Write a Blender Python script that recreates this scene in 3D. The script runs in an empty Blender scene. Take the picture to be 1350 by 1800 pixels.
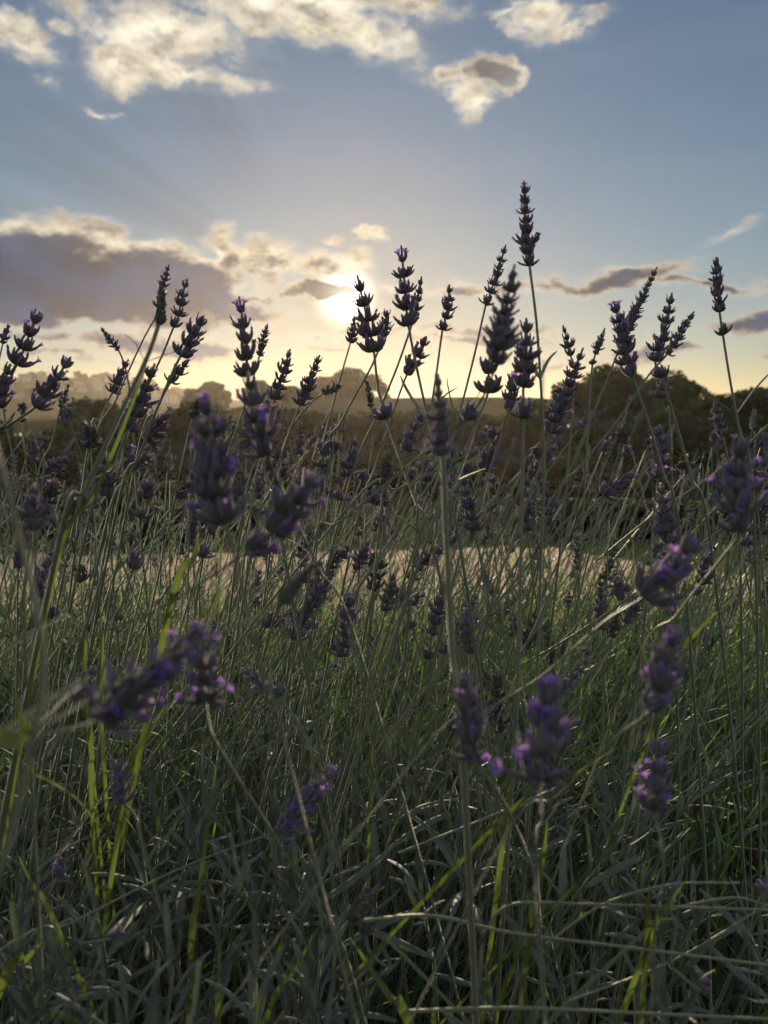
import bpy, math, random
import numpy as np
from mathutils import Vector, Matrix, noise as mnoise

random.seed(7)
rng = np.random.default_rng(7)
R_ = math.radians
scene = bpy.context.scene
col = scene.collection

# ------------------------------------------------------------------ camera
FPX, CXP, CYP = 1352.0, 675.0, 900.0          # focal length and centre in photograph pixels
CAM = Vector((0.0, 0.0, 0.62))
PITCH = math.atan((900 - 745) / FPX)
cam_data = bpy.data.cameras.new('camera')
cam = bpy.data.objects.new('camera', cam_data)
col.objects.link(cam)
cam.location = CAM
cam.rotation_euler = (math.pi / 2 - PITCH, 0, 0)
cam_data.sensor_width = 36
cam_data.lens = 36 * FPX / 1800
cam_data.clip_start = 0.02
cam_data.clip_end = 6000
cam_data.dof.use_dof = True
cam_data.dof.focus_distance = 0.60
cam_data.dof.aperture_fstop = 11.5
scene.camera = cam
CR = Matrix.Rotation(math.pi / 2 - PITCH, 3, 'X')


def ray(px, py):
    return CR @ Vector(((px - CXP) / FPX, (CYP - py) / FPX, -1.0))


def at(px, py, d):
    return CAM + ray(px, py) * d


def azel(px, py):
    r = ray(px, py).normalized()
    return math.atan2(r.x, r.y), math.asin(r.z)


# ------------------------------------------------------------------ sky, sun, exposure
SUN_AZ, SUN_EL = azel(608, 521)
SUN_DIR = Vector((math.sin(SUN_AZ) * math.cos(SUN_EL), math.cos(SUN_AZ) * math.cos(SUN_EL), math.sin(SUN_EL)))
scene.view_settings.view_transform = 'Standard'
scene.view_settings.look = 'None'
scene.view_settings.gamma = 1.0
scene.view_settings.exposure = 0.72
scene.view_settings.use_curve_mapping = False

sun_data = bpy.data.lights.new('sun', 'SUN')
sun_data.energy = 4.4
sun_data.angle = R_(0.6)
sun_data.color = (1.0, 0.79, 0.54)
sun = bpy.data.objects.new('sun', sun_data)
col.objects.link(sun)
sun.location = SUN_DIR * 50
sun.rotation_euler = SUN_DIR.to_track_quat('Z', 'Y').to_euler()

world = bpy.data.worlds.new('World')
scene.world = world
world.use_nodes = True
NT = world.node_tree
NT.nodes.clear()


class E:
    """tiny expression wrapper over shader math nodes"""
    def __init__(self, sock): self.s = sock
    def __add__(a, b): return mth('ADD', a, b)
    def __radd__(a, b): return mth('ADD', b, a)
    def __sub__(a, b): return mth('SUBTRACT', a, b)
    def __rsub__(a, b): return mth('SUBTRACT', b, a)
    def __mul__(a, b): return mth('MULTIPLY', a, b)
    def __rmul__(a, b): return mth('MULTIPLY', b, a)
    def __truediv__(a, b): return mth('DIVIDE', a, b)


CUR = NT


def put(inp, v):
    if isinstance(v, E): CUR.links.new(v.s, inp)
    elif isinstance(v, (tuple, list)): inp.default_value = v if len(v) == len(inp.default_value) else tuple(v) + (1,)
    else: inp.default_value = v


def mth(op, a, b=0.0, c=None, clamp=False):
    n = CUR.nodes.new('ShaderNodeMath'); n.operation = op; n.use_clamp = clamp
    put(n.inputs[0], a); put(n.inputs[1], b)
    if c is not None: put(n.inputs[2], c)
    return E(n.outputs[0])


def sstep(x, a, b):
    n = CUR.nodes.new('ShaderNodeMapRange'); n.interpolation_type = 'SMOOTHSTEP'
    put(n.inputs['Value'], x); n.inputs['From Min'].default_value = a; n.inputs['From Max'].default_value = b
    return E(n.outputs[0])


def noise3(vec, scale, detail=6, rough=0.55, dist=0.0, dims='3D'):
    n = CUR.nodes.new('ShaderNodeTexNoise'); n.noise_dimensions = dims
    put(n.inputs['Vector'], vec); n.inputs['Scale'].default_value = scale
    n.inputs['Detail'].default_value = detail; n.inputs['Roughness'].default_value = rough
    n.inputs['Distortion'].default_value = dist
    return E(n.outputs[0])


def xyz(x, y, z):
    n = CUR.nodes.new('ShaderNodeCombineXYZ')
    for i, v in enumerate((x, y, z)): put(n.inputs[i], v)
    return E(n.outputs[0])


def cmix(f, a, b, mode='MIX'):
    n = CUR.nodes.new('ShaderNodeMix'); n.data_type = 'RGBA'; n.blend_type = mode
    put(n.inputs[0], f); put(n.inputs[6], a); put(n.inputs[7], b)
    return E(n.outputs[2])


def vscale(c, f):
    n = CUR.nodes.new('ShaderNodeVectorMath'); n.operation = 'SCALE'
    put(n.inputs[0], c); put(n.inputs['Scale'], f)
    return E(n.outputs[0])


def vadd(a, b):
    n = CUR.nodes.new('ShaderNodeVectorMath'); n.operation = 'ADD'
    put(n.inputs[0], a); put(n.inputs[1], b)
    return E(n.outputs[0])


SKY_STRENGTH = 0.078
tc = NT.nodes.new('ShaderNodeTexCoord')
sep = NT.nodes.new('ShaderNodeSeparateXYZ')
NT.links.new(tc.outputs['Generated'], sep.inputs[0])
dx, dy, dz = (E(sep.outputs[i]) for i in range(3))
AZ = mth('ARCTAN2', dx, dy)
EL = mth('ARCSINE', dz)
skyn = NT.nodes.new('ShaderNodeTexSky')
skyn.sky_type = 'NISHITA'
skyn.sun_disc = False
skyn.sun_elevation = SUN_EL
skyn.sun_rotation = SUN_AZ
skyn.air_density = 1.0
skyn.dust_density = 0.1
skyn.ozone_density = 2.7
skyc = E(skyn.outputs[0])

# angle from the sun (degrees)
dot = dx * SUN_DIR.x + dy * SUN_DIR.y + dz * SUN_DIR.z
TH = mth('ARCCOSINE', mth('MINIMUM', dot, 1.0)) * (180 / math.pi)
g_core = mth('EXPONENT', TH * TH * (-1 / 1.3))
g_mid = mth('EXPONENT', TH * (-1 / 3.6))
g_wide = mth('EXPONENT', TH * (-1 / 11.0))

# clouds: (px, py, rx, ry, rotation, strength), placed by azimuth and elevation
CL = [(300, 55, 190, 66, 0, 1.0), (300, 125, 165, 32, 4, .95), (200, 105, 85, 52, 0, .85), (520, 20, 230, 56, 0, 1.0), (650, 60, 135, 54, 22, .92), (720, 15, 90, 40, 0, .9),
      (960, 28, 85, 52, 15, 1.0), (1000, 50, 75, 26, -15, .9), (842, 126, 62, 34, 0, 2.1), (815, 165, 46, 46, 20, 1.0), (40, 62, 90, 38, 10, .78), (80, 140, 30, 22, 0, .75),
      (185, 186, 36, 9, 0, .7), (112, 34, 36, 18, 0, .65), (900, 8, 60, 14, 0, .7),
      (90, 475, 200, 82, 0, 2.3), (250, 500, 190, 78, 4, 2.0), (130, 530, 310, 40, 0, 1.6), (405, 435, 48, 46, 0, 1.5), (350, 480, 120, 46, 0, 1.2), (460, 455, 90, 50, 0, 1.15),
      (540, 470, 90, 34, -8, .95), (600, 455, 55, 24, -12, .85), (545, 508, 95, 10, -5, 1.5), (680, 497, 40, 16, 0, .7), (420, 540, 150, 18, 0, .95),
      (850, 495, 150, 20, 0, .95), (1090, 488, 150, 24, -5, 1.35), (1010, 500, 110, 16, 0, 1.1), (1240, 497, 170, 12, 3, 1.1), (1270, 402, 75, 15, -18, .75), (1210, 455, 60, 9, -12, .6),
      (1310, 565, 160, 26, -4, .85), (660, 408, 36, 10, -10, .62), (580, 415, 30, 8, 0, .55), (640, 585, 420, 12, 0, .72), (560, 610, 260, 9, 0, .7), (800, 605, 240, 10, 2, .66), (250, 605, 300, 18, 0, .95), (90, 640, 200, 10, 0, .7),
      (950, 640, 320, 12, 0, .62), (1200, 622, 200, 12, 0, .7)]


WA = AZ + (noise3(xyz(AZ * 1.0, EL * 1.6, 1.1), 9.0, 5, .6) - 0.5) * 0.13
WE = EL + (noise3(xyz(AZ * 1.0, EL * 1.6, 6.6), 9.0, 5, .6) - 0.5) * 0.075


def blobs():
    tot = None
    for (px, py, rx, ry, rot, amp) in CL:
        a0, e0 = azel(px, py)
        ax, _ = azel(px + 20, py); _, ey = azel(px, py - 20)
        sx = rx * (ax - a0) / 20; sy = ry * (ey - e0) / 20
        c, s = math.cos(R_(-rot)), math.sin(R_(-rot))
        u = WA - a0; v = WE - e0
        p = u * (c / sx) + v * (s / sx)
        q = v * (c / sy) - u * (s / sy)
        r2 = p * p + q * q
        f = mth('MULTIPLY', mth('SUBTRACT', 1.35, mth('SQRT', r2)), amp)
        tot = f if tot is None else mth('MAXIMUM', tot, f)
    return mth('MAXIMUM', tot, 0.0)


F = mth('MINIMUM', blobs(), 1.5)
# beyond the frame: unseen broken cloud from plain noise, extra cover added for fill light
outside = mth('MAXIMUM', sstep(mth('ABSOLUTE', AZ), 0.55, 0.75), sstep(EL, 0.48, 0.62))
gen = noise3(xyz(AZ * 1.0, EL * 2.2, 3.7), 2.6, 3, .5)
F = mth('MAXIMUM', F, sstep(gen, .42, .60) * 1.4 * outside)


def cloud_noise(da, de):
    uu = AZ + da; vv = EL + de
    n1 = noise3(xyz(uu * 1.0, vv * 1.9, 0.3), 11.0, 8, .6, .25)
    n2 = noise3(xyz(uu * 1.0, vv * 1.5, 5.1), 34.0, 6, .66, .3)
    return n1 * 0.68 + n2 * 0.32


N0 = cloud_noise(0.0, 0.0)
N1 = cloud_noise(0.0, -0.013)
dens = F * 0.78 + (N0 - 0.5) * 2.6
alpha = sstep(dens, 0.20, 0.72) * sstep(F, 0.0, 0.25)
low = 1.0 - sstep(EL, .15, .26)
thick = sstep(dens + low * 0.52, 0.82, 1.40)
ao, eo = azel(845, 128)
qa = (WA - ao) / 0.034; qe = (WE - eo) / 0.024
thick = mth('MINIMUM', thick + mth('EXPONENT', (qa * qa + qe * qe) * -1.0) * 0.85, 1.0)      # the small cloud has a thick grey heart
relief = (N1 - N0) * 3.4 * (1.0 - thick * 0.45)                      # less cloud on the sun's side = brighter
veil = sstep(noise3(xyz(AZ * 1.0, EL * 5.0, 8.2), 3.4, 6, .55, .4), .40, .78)   # thin high veil

horizon = mth('EXPONENT', mth('MAXIMUM', EL, 0.0) * -4.0)
g_tint = mth('EXPONENT', TH * (-1 / 16.0))
tint = cmix(horizon, (1, 1, 1), cmix(g_tint, (1.46, 1.10, .84), (.15, .085, .035)))
sky_clear = vscale(cmix(1.0, skyc, tint, 'MULTIPLY'), SKY_STRENGTH)
sky_veil = vadd(vscale(sky_clear, 1.0 - veil * 0.16), vscale((.050, .054, .062), veil))
glow = vadd(vscale((1.0, .60, .18), g_mid * 0.08), vscale((1.0, .74, .42), g_wide * 0.012))
# rays between cloud gaps: brightness by direction round the sun
ang = mth('ARCTAN2', EL - SUN_EL, AZ - SUN_AZ)
rayn = noise3(xyz(mth('COSINE', ang) * 1.0, mth('SINE', ang) * 1.0, 2.0), 7.0, 2, .5)
rays = 1.0 + (rayn - 0.66) * 0.55 * (1.0 - sstep(AZ, -0.20, -0.10)) * sstep(TH, 6.0, 12.0) * (1.0 - sstep(TH, 18.0, 32.0)) * sstep(EL, 0.11, 0.2)
clear = vscale(vadd(sky_veil, glow), rays)
near = g_wide * 0.25 + g_mid * 1.4
edge_col = vadd(cmix(sstep(EL, .12, .30), (.46, .385, .29), (.74, .67, .53)), vscale((1.0, .80, .50), near * 0.22))
core_col = vadd(cmix(sstep(EL, .16, .34), (.012, .050, .125), (.20, .205, .205)), vscale((1.0, .80, .50), near * 0.05))
edge_col = cmix(sstep(TH, 45., 95.), edge_col, (.84, .86, .90))      # unseen clouds away from the sun, whitened and brightened as added fill
core_col = vscale(core_col, mth('MAXIMUM', 1.0 + (N0 - 0.52) * 4.5, 0.4))
ccol = cmix(thick, edge_col, core_col)
ccol = vscale(ccol, mth('MAXIMUM', 1.0 + relief, 0.45))
wisp = sstep(dens, -0.25, 0.5) * sstep(F, 0.0, 0.5) * 0.38
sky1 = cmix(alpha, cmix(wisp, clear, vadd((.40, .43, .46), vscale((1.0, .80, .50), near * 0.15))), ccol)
core = vscale((1.0, .88, .62), g_core * 8.0 * (1.0 - alpha * 0.93))
sky2 = vadd(sky1, core)
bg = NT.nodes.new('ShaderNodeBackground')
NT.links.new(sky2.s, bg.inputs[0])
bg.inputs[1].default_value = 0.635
wo = NT.nodes.new('ShaderNodeOutputWorld')
NT.links.new(bg.outputs[0], wo.inputs[0])

scene.cycles.max_bounces = 8
scene.cycles.transparent_max_bounces = 8
scene.cycles.sample_clamp_indirect = 4.0
scene.cycles.volume_bounces = 0
scene.cycles.use_denoising = True


# ------------------------------------------------------------------ helpers
def tag(o, label=None, cat=None, group=None, kind=None):
    if label: o['label'] = label
    if cat: o['category'] = cat
    if group: o['group'] = group
    if kind: o['kind'] = kind
    return o


class MB:
    """collects quads/tris with one value per vertex, builds ONE mesh"""
    def __init__(self): self.v = []; self.f = []; self.t = []; self.r = []
    def add(self, vs, fs, ts=None, rnd=0.5):
        b = len(self.v)
        self.v += [tuple(x) for x in vs]
        self.f += [tuple(i + b for i in q) for q in fs]
        self.t += list(ts) if ts is not None else [0.5] * len(vs)
        self.r += [rnd] * len(vs)
    def mesh(self, name, mat, smooth=True):
        me = bpy.data.meshes.new(name)
        me.from_pydata(self.v, [], self.f)
        a = me.attributes.new('tt', 'FLOAT', 'POINT'); a.data.foreach_set('value', self.t)
        a = me.attributes.new('rnd', 'FLOAT', 'POINT'); a.data.foreach_set('value', self.r)
        if smooth: me.polygons.foreach_set('use_smooth', [True] * len(me.polygons))
        if mat: me.materials.append(mat)
        me.update()
        return me


def obj(name, me, parent=None, M=None):
    o = bpy.data.objects.new(name, me)
    col.objects.link(o)
    if parent is not None: o.parent = parent
    if M is not None: o.matrix_basis = M
    return o


def empty(name, loc):
    o = bpy.data.objects.new(name, None)
    o.empty_display_size = 0.02
    col.objects.link(o); o.location = loc
    return o


def catmull(pts, n):
    P = [Vector(p) for p in pts]
    P = [P[0] * 2 - P[1]] + P + [P[-1] * 2 - P[-2]]
    out = []
    for i in range(1, len(P) - 2):
        p0, p1, p2, p3 = P[i - 1:i + 3]
        m = max(2, n)
        for k in range(m):
            t = k / m
            out.append(0.5 * ((2 * p1) + (p2 - p0) * t + (2 * p0 - 5 * p1 + 4 * p2 - p3) * t * t + (3 * p1 - p0 - 3 * p2 + p3) * t ** 3))
    out.append(P[-2])
    return out


def frame(t, roll=0.0):
    t = t.normalized()
    ref = Vector((0, 0, 1)) if abs(t.z) < 0.95 else Vector((1, 0, 0))
    x = ref.cross(t).normalized(); y = t.cross(x)
    M = Matrix((x, y, t)).transposed()
    return M @ Matrix.Rotation(roll, 3, 'Z')


def tube(mb, pts, rad, sides=5, rnd=0.5, square=False, cap=True):
    n = len(pts); vs = []; ts = []
    x = None
    for i, p in enumerate(pts):
        t = (pts[min(i + 1, n - 1)] - pts[max(i - 1, 0)])
        if t.length < 1e-9: t = Vector((0, 0, 1))
        t.normalize()
        if x is None:
            ref = Vector((0, 1, 0)) if abs(t.y) < 0.9 else Vector((1, 0, 0))
            x = (ref - t * ref.dot(t)).normalized()
        else:
            x = (x - t * x.dot(t)); x = x.normalized() if x.length > 1e-9 else t.orthogonal().normalized()
        y = t.cross(x)
        r = rad[i] if hasattr(rad, '__len__') else rad
        for k in range(sides):
            a = 2 * math.pi * k / sides
            rr = r * (1.0 if not square or k % 2 == 0 else 0.74)
            vs.append(p + x * (math.cos(a) * rr) + y * (math.sin(a) * rr)); ts.append(i / (n - 1))
    fs = []
    for i in range(n - 1):
        for k in range(sides):
            k2 = (k + 1) % sides
            fs.append((i * sides + k, i * sides + k2, (i + 1) * sides + k2, (i + 1) * sides + k))
    if cap:
        vs.append(pts[-1] + (pts[-1] - pts[-2]).normalized() * (rad[-1] if hasattr(rad, '__len__') else rad)); ts.append(1.0)
        b = (n - 1) * sides
        for k in range(sides): fs.append((b + k, b + (k + 1) % sides, len(vs) - 1))
    mb.add(vs, fs, ts, rnd)


def blade(mb, pts, wid, side, curl=0.25, rnd=0.5, cols=3):
    """flat leaf along pts; wid(t) half width; side = approximate sideways direction; curl folds the margins"""
    n = len(pts); vs = []; ts = []
    for i, p in enumerate(pts):
        t = (pts[min(i + 1, n - 1)] - pts[max(i - 1, 0)]).normalized()
        s = side - t * side.dot(t)
        s = s.normalized() if s.length > 1e-6 else t.orthogonal().normalized()
        nn = t.cross(s)
        w = wid(i / (n - 1))
        for k in range(cols):
            u = 2 * k / (cols - 1) - 1
            vs.append(p + s * (u * w) - nn * (curl * w * u * u)); ts.append(i / (n - 1))
    fs = []
    for i in range(n - 1):
        for k in range(cols - 1):
            a = i * cols + k
            fs.append((a, a + 1, a + cols + 1, a + cols))
    mb.add(vs, fs, ts, rnd)


# ------------------------------------------------------------------ materials
def new_mat(name):
    global CUR
    m = bpy.data.materials.new(name); m.use_nodes = True
    CUR = m.node_tree; CUR.nodes.clear()
    return m


def attr(name):
    n = CUR.nodes.new('ShaderNodeAttribute'); n.attribute_name = name
    return E(n.outputs['Fac'])


def objrand():
    n = CUR.nodes.new('ShaderNodeObjectInfo'); return E(n.outputs['Random'])


def coords(kind='Object'):
    n = CUR.nodes.new('ShaderNodeTexCoord'); return E(n.outputs[kind])


def finish(m, colr, rough=0.6, sheen=0.0, transl=0.0, tcol=None, spec=0.3, bump=None, bstr=0.3, bdist=0.001):
    p = CUR.nodes.new('ShaderNodeBsdfPrincipled')
    put(p.inputs['Base Color'], colr); put(p.inputs['Roughness'], rough)
    p.inputs['Specular IOR Level'].default_value = spec
    if sheen:
        p.inputs['Sheen Weight'].default_value = sheen; p.inputs['Sheen Roughness'].default_value = 0.3
        p.inputs['Sheen Tint'].default_value = (1, 1, 1, 1)
    if bump is not None:
        b = CUR.nodes.new('ShaderNodeBump'); put(b.inputs['Height'], bump)
        b.inputs['Strength'].default_value = bstr; b.inputs['Distance'].default_value = bdist
        CUR.links.new(b.outputs[0], p.inputs['Normal'])
    out = CUR.nodes.new('ShaderNodeOutputMaterial')
    last = p.outputs[0]
    if transl:
        t = CUR.nodes.new('ShaderNodeBsdfTranslucent'); put(t.inputs['Color'], tcol if tcol is not None else colr)
        mx = CUR.nodes.new('ShaderNodeMixShader'); mx.inputs[0].default_value = transl
        CUR.links.new(p.outputs[0], mx.inputs[1]); CUR.links.new(t.outputs[0], mx.inputs[2]); last = mx.outputs[0]
    CUR.links.new(last, out.inputs[0])
    return m


M = {}
m = new_mat('calyx')
rr = objrand()
n = noise3(coords('Object'), 3.0, 3)
c1 = cmix(rr, (.155, .165, .125), (.170, .158, .145))
c2 = cmix(rr, (.195, .178, .285), (.190, .175, .225))
c = cmix(mth('MULTIPLY', sstep(attr('tt'), .15, .95), n * 1.5, clamp=True), c1, c2)
c = cmix(sstep(attr('tt'), 1.1, 1.2), c, cmix(objrand(), (.21, .15, .44), (.20, .14, .28)))
M['calyx'] = finish(m, c, .8, sheen=1.0, transl=.40, tcol=cmix(.5, c, (.38, .28, .38)), spec=.15)
m = new_mat('calyx_green')
c = cmix(attr('tt'), (.12, .14, .075), (.10, .10, .10))
M['calyx_green'] = finish(m, c, .8, sheen=1.0, transl=.3, spec=.15)
m = new_mat('petal')
c = cmix(objrand(), (.27, .18, .62), (.36, .24, .62))
c = cmix(attr('tt'), (.17, .09, .34), c)
M['petal'] = finish(m, c, .6, sheen=.2, transl=.45, tcol=(.42, .24, .62), spec=.2)
m = new_mat('stalk')
c = cmix(objrand(), (.165, .225, .105), (.125, .180, .090))
c = cmix(noise3(coords('Object'), 60.0, 3) , c, (.15, .15, .09))
M['stalk'] = finish(m, c, .42, sheen=1.0, transl=.15, tcol=(.24, .27, .08), spec=.5)
m = new_mat('stem_thicket')
c = cmix(attr('rnd'), (.165, .245, .100), (.12, .175, .100))
M['stem_thicket'] = finish(m, c, .42, sheen=1.0, transl=.15, tcol=(.24, .27, .08), spec=.5)
m = new_mat('leaf')
c = cmix(objrand(), (.075, .110, .098), (.125, .155, .148))
c = cmix(noise3(coords('Object'), 90.0, 3), c, (.09, .115, .088))
M['leaf'] = finish(m, c, .6, sheen=.4, transl=.18, tcol=(.10, .16, .05), spec=.3,
                   bump=noise3(coords('Object'), 700.0, 2), bstr=.25, bdist=.0006)
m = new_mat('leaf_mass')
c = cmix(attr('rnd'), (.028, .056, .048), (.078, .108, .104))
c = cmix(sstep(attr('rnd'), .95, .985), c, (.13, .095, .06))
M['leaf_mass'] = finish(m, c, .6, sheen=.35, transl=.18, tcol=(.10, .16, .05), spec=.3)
m = new_mat('grass')
c = cmix(attr('rnd'), (.070, .195, .050), (.115, .215, .070))
M['grass'] = finish(m, c, .45, transl=.4, tcol=(.18, .32, .05), spec=.4)
m = new_mat('fresh_blade')
c = cmix(noise3(coords('Object'), 160.0, 3), cmix(objrand(), (.08, .14, .03), (.11, .145, .035)), (.13, .13, .05))
M['fresh_blade'] = finish(m, c, .45, transl=.38, tcol=(.13, .19, .035), spec=.4)
m = new_mat('straw')
M['straw'] = finish(m, cmix(attr('rnd'), (.30, .24, .13), (.22, .17, .09)), .6, transl=.3, spec=.3)
m = new_mat('soil')
M['soil'] = finish(m, cmix(noise3(coords('Object'), 30.0, 6), (.020, .016, .012), (.055, .045, .032)), .9, spec=.1)


def pos_xyz():
    s = CUR.nodes.new('ShaderNodeSeparateXYZ')
    g = CUR.nodes.new('ShaderNodeNewGeometry')
    CUR.links.new(g.outputs['Position'], s.inputs[0])
    return E(s.outputs[0]), E(s.outputs[1]), E(s.outputs[2]), E(g.outputs['Position'])


m = new_mat('terrain')
X, Y, Z, P = pos_xyz()
nb = noise3(P, .35, 5); nf = noise3(P, 9.0, 6, .65)
green = cmix(nf, (.030, .042, .018), (.075, .085, .040))
dryc = cmix(nb, (.055, .070, .032), (.14, .125, .070))
far = cmix(sstep(noise3(P, .012, 4), .45, .6), (.035, .040, .022), (.085, .078, .048))
slope = cmix(nf, (.018, .022, .013), (.040, .042, .028))       # turf between dry strip and bushes, tree shade put into its colour
nearc = cmix(sstep(Y + nb * 3.0, 12.6, 13.8) * (1.0 - sstep(Y + nb * 3.0, 62., 78.)) * sstep(X, -6., -3.), cmix(sstep(nb, .45, .65), green, dryc), slope)
c = cmix(sstep(Y, 80., 110.), nearc, far)
M['terrain'] = finish(m, c, .9, spec=.0, bump=nf, bstr=.6, bdist=.05)
m = new_mat('dry_grass')
X, Y, Z, P = pos_xyz()
n1 = noise3(P, 1.2, 5); n2 = noise3(P, 26.0, 6, .7)
c = cmix(n2, cmix(n1, (.64, .48, .37), (.54, .40, .30)), (.74, .56, .44))
M['dry_grass'] = finish(m, c, .9, spec=.0, bump=n2, bstr=.8, bdist=.03)
m = new_mat('bark')
M['bark'] = finish(m, cmix(noise3(coords('Object'), 8.0, 5), (.05, .04, .03), (.10, .085, .065)), .9, spec=.1)
for nm, a, b in (('oak_leaves', (.030, .045, .018), (.060, .075, .032)), ('scrub_leaves', (.035, .045, .022), (.070, .072, .036)),
                 ('far_leaves', (.045, .055, .030), (.075, .080, .045))):
    m = new_mat(nm)
    M[nm] = finish(m, cmix(attr('rnd'), a, b), .6, transl=.2, tcol=(.055, .085, .03), spec=.3)
m = new_mat('house_wall')
M['house_wall'] = finish(m, cmix(objrand(), (.42, .39, .35), (.62, .58, .52)), .8, spec=.2)
m = new_mat('house_roof')
M['house_roof'] = finish(m, cmix(objrand(), (.20, .09, .06), (.24, .17, .13)), .8, spec=.2)
m = new_mat('house_window')
M['house_window'] = finish(m, (.05, .055, .065), .2, spec=.5)
m = new_mat('galvanised')
M['galvanised'] = finish(m, (.22, .22, .22), .5, spec=.4)

# ------------------------------------------------------------------ terrain
def lerp_tab(tab, v):
    if v <= tab[0][0]: return tab[0][1]
    for (a, za), (b, zb) in zip(tab, tab[1:]):
        if v <= b:
            t = (v - a) / (b - a); t = t * t * (3 - 2 * t)
            return za + (zb - za) * t
    return tab[-1][1]


def ground_z(x, y):
    z = lerp_tab([(-30, -.3), (-1, 0), (1.9, 0), (5.5, -1.15), (11, -1.25), (26, -2.3), (48, -4.0), (66, -3.4), (95, 0.6), (150, 5.4),
                  (230, 6.0), (300, 4.2), (420, 6.0), (720, 21.0), (1000, 27), (1700, 27)], y)
    px = x / max(y, 1.0)          # direction, gives the valley at the left and at the right of the crest
    crest = lerp_tab([(-.62, -.75), (-.30, -.55), (-.13, -.10), (-.04, .0), (.20, .0), (.30, -.35), (.42, -.7), (.7, -.6)], px)
    k = lerp_tab([(45, 0), (150, 1), (250, 1), (380, .3), (480, 0)], y)
    z += crest * k * 6.5
    if y > 330:
        tw = lerp_tab([(-.8, .5), (-.52, .95), (-.42, 1.12), (-.34, 1.05), (-.26, .70), (-.19, .42), (-.1, .0), (.2, -.1), (.40, .42), (.5, .5), (.8, .5)], px)
        kk = lerp_tab([(330, 0), (720, 1), (1000, 1), (1700, .7)], y)
        z += (tw - .38) * kk * 29
    z += (mnoise.noise(Vector((x * .05, y * .05, 0))) * .6 + mnoise.noise(Vector((x * .35, y * .35, 4))) * .12) * lerp_tab([(1.5, 0), (14, .5), (60, 1)], y)
    return z


def grid_mesh(name, xs, ys, mat, dz=0.0, zf=ground_z, tri=None):
    v = []; f = []
    for y in ys:
        for x in (xs(y) if callable(xs) else xs): v.append((x, y, zf(x, y) + dz))
    nx = len(v) // len(ys)
    for j in range(len(ys) - 1):
        for i in range(nx - 1):
            a = j * nx + i
            f.append((a, a + 1, a + nx + 1, a + nx))
    me = bpy.data.meshes.new(name); me.from_pydata(v, [], f)
    me.polygons.foreach_set('use_smooth', [True] * len(f)); me.materials.append(mat); me.update()
    return me


ys = [-30, -12, -4, -1, 0, .5, 1, 1.5, 2, 2.5, 3] + [3 + i * .75 for i in range(1, 36)] + [30 + i * 5 for i in range(1, 46)] + \
     [255 + i * 14 for i in range(1, 48)] + [980, 1100, 1250, 1450, 1700]
nx = 121
me = grid_mesh('ground', lambda y: [(i / (nx - 1) - .5) * 2 * (40 + max(y, 0) * 1.05) for i in range(nx)], ys, M['terrain'])
tag(obj('ground', me), 'grassy ground falling from the lavender bed and rising to the far hills', None, None, 'structure')


def wobble(v, s): return mnoise.noise(Vector((v * s, 1.7, 9.1)))


def strip(name, mat, x0, x1, near, farf, dz, label, nxs=90, nys=16):
    v = []; f = []
    for j in range(nys):
        for i in range(nxs):
            x = x0 + (x1 - x0) * i / (nxs - 1)
            a, b = near(x), farf(x)
            y = a + (b - a) * j / (nys - 1)
            v.append((x, y, ground_z(x, y) + dz))
    for j in range(nys - 1):
        for i in range(nxs - 1):
            a = j * nxs + i; f.append((a, a + 1, a + nxs + 1, a + nxs))
    me = bpy.data.meshes.new(name); me.from_pydata(v, [], f)
    me.polygons.foreach_set('use_smooth', [True] * len(f)); me.materials.append(mat); me.update()
    return tag(obj(name, me), label, None, None, 'structure')


strip('dry_field', M['dry_grass'], -16, 5.6, lambda x: 5.2 + .5 * wobble(x, .6), lambda x: 11.2 + .35 * wobble(x, .8) + .35 * wobble(x, 3.1) - (max(0, x - 2.4) * 1.2), .04,
      'strip of pale dry grass glimpsed between the stems behind the lavender')
# bed soil under the lavender
strip('lavender_bed', M['soil'], -3.5, 3.5, lambda x: -.6, lambda x: 2.4 + .1 * wobble(x, 2), .006,
      'dark bare soil under the lavender bushes', 40, 20)

# ------------------------------------------------------------------ trees, bushes, town, mast
def crown_mesh(name, mat, blobs, n, leaf, seed):
    r = np.random.default_rng(seed)
    mb = MB()
    wts = np.array([b[3] * b[4] * b[5] for b in blobs]) ** .8; wts /= wts.sum()
    idx = r.choice(len(blobs), n, p=wts)
    for i in idx:
        cx, cy, cz, rx, ry, rz = blobs[i]
        d = r.normal(size=3); d /= np.linalg.norm(d)
        k = r.uniform(.40, 1.3) ** .5 * (1 + .34 * mnoise.noise(Vector(d * 3 + i * 2.1)) )
        c = Vector((cx + d[0] * rx * k, cy + d[1] * ry * k, cz + d[2] * rz * k))
        s = leaf * r.uniform(.6, 1.5)
        nrm = Vector(r.normal(size=3)).normalized(); u = nrm.orthogonal().normalized(); w = nrm.cross(u)
        rot = r.uniform(0, 6.28); u, w = u * math.cos(rot) + w * math.sin(rot), w * math.cos(rot) - u * math.sin(rot)
        q = nrm * s * .25
        mb.add([c - u * s, c - w * s * .55 + q, c + u * s, c + w * s * .55 + q], [(0, 1, 2), (0, 2, 3)], None, float(r.uniform(0, 1)))
    return mb.mesh(name, mat, smooth=False)


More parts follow.
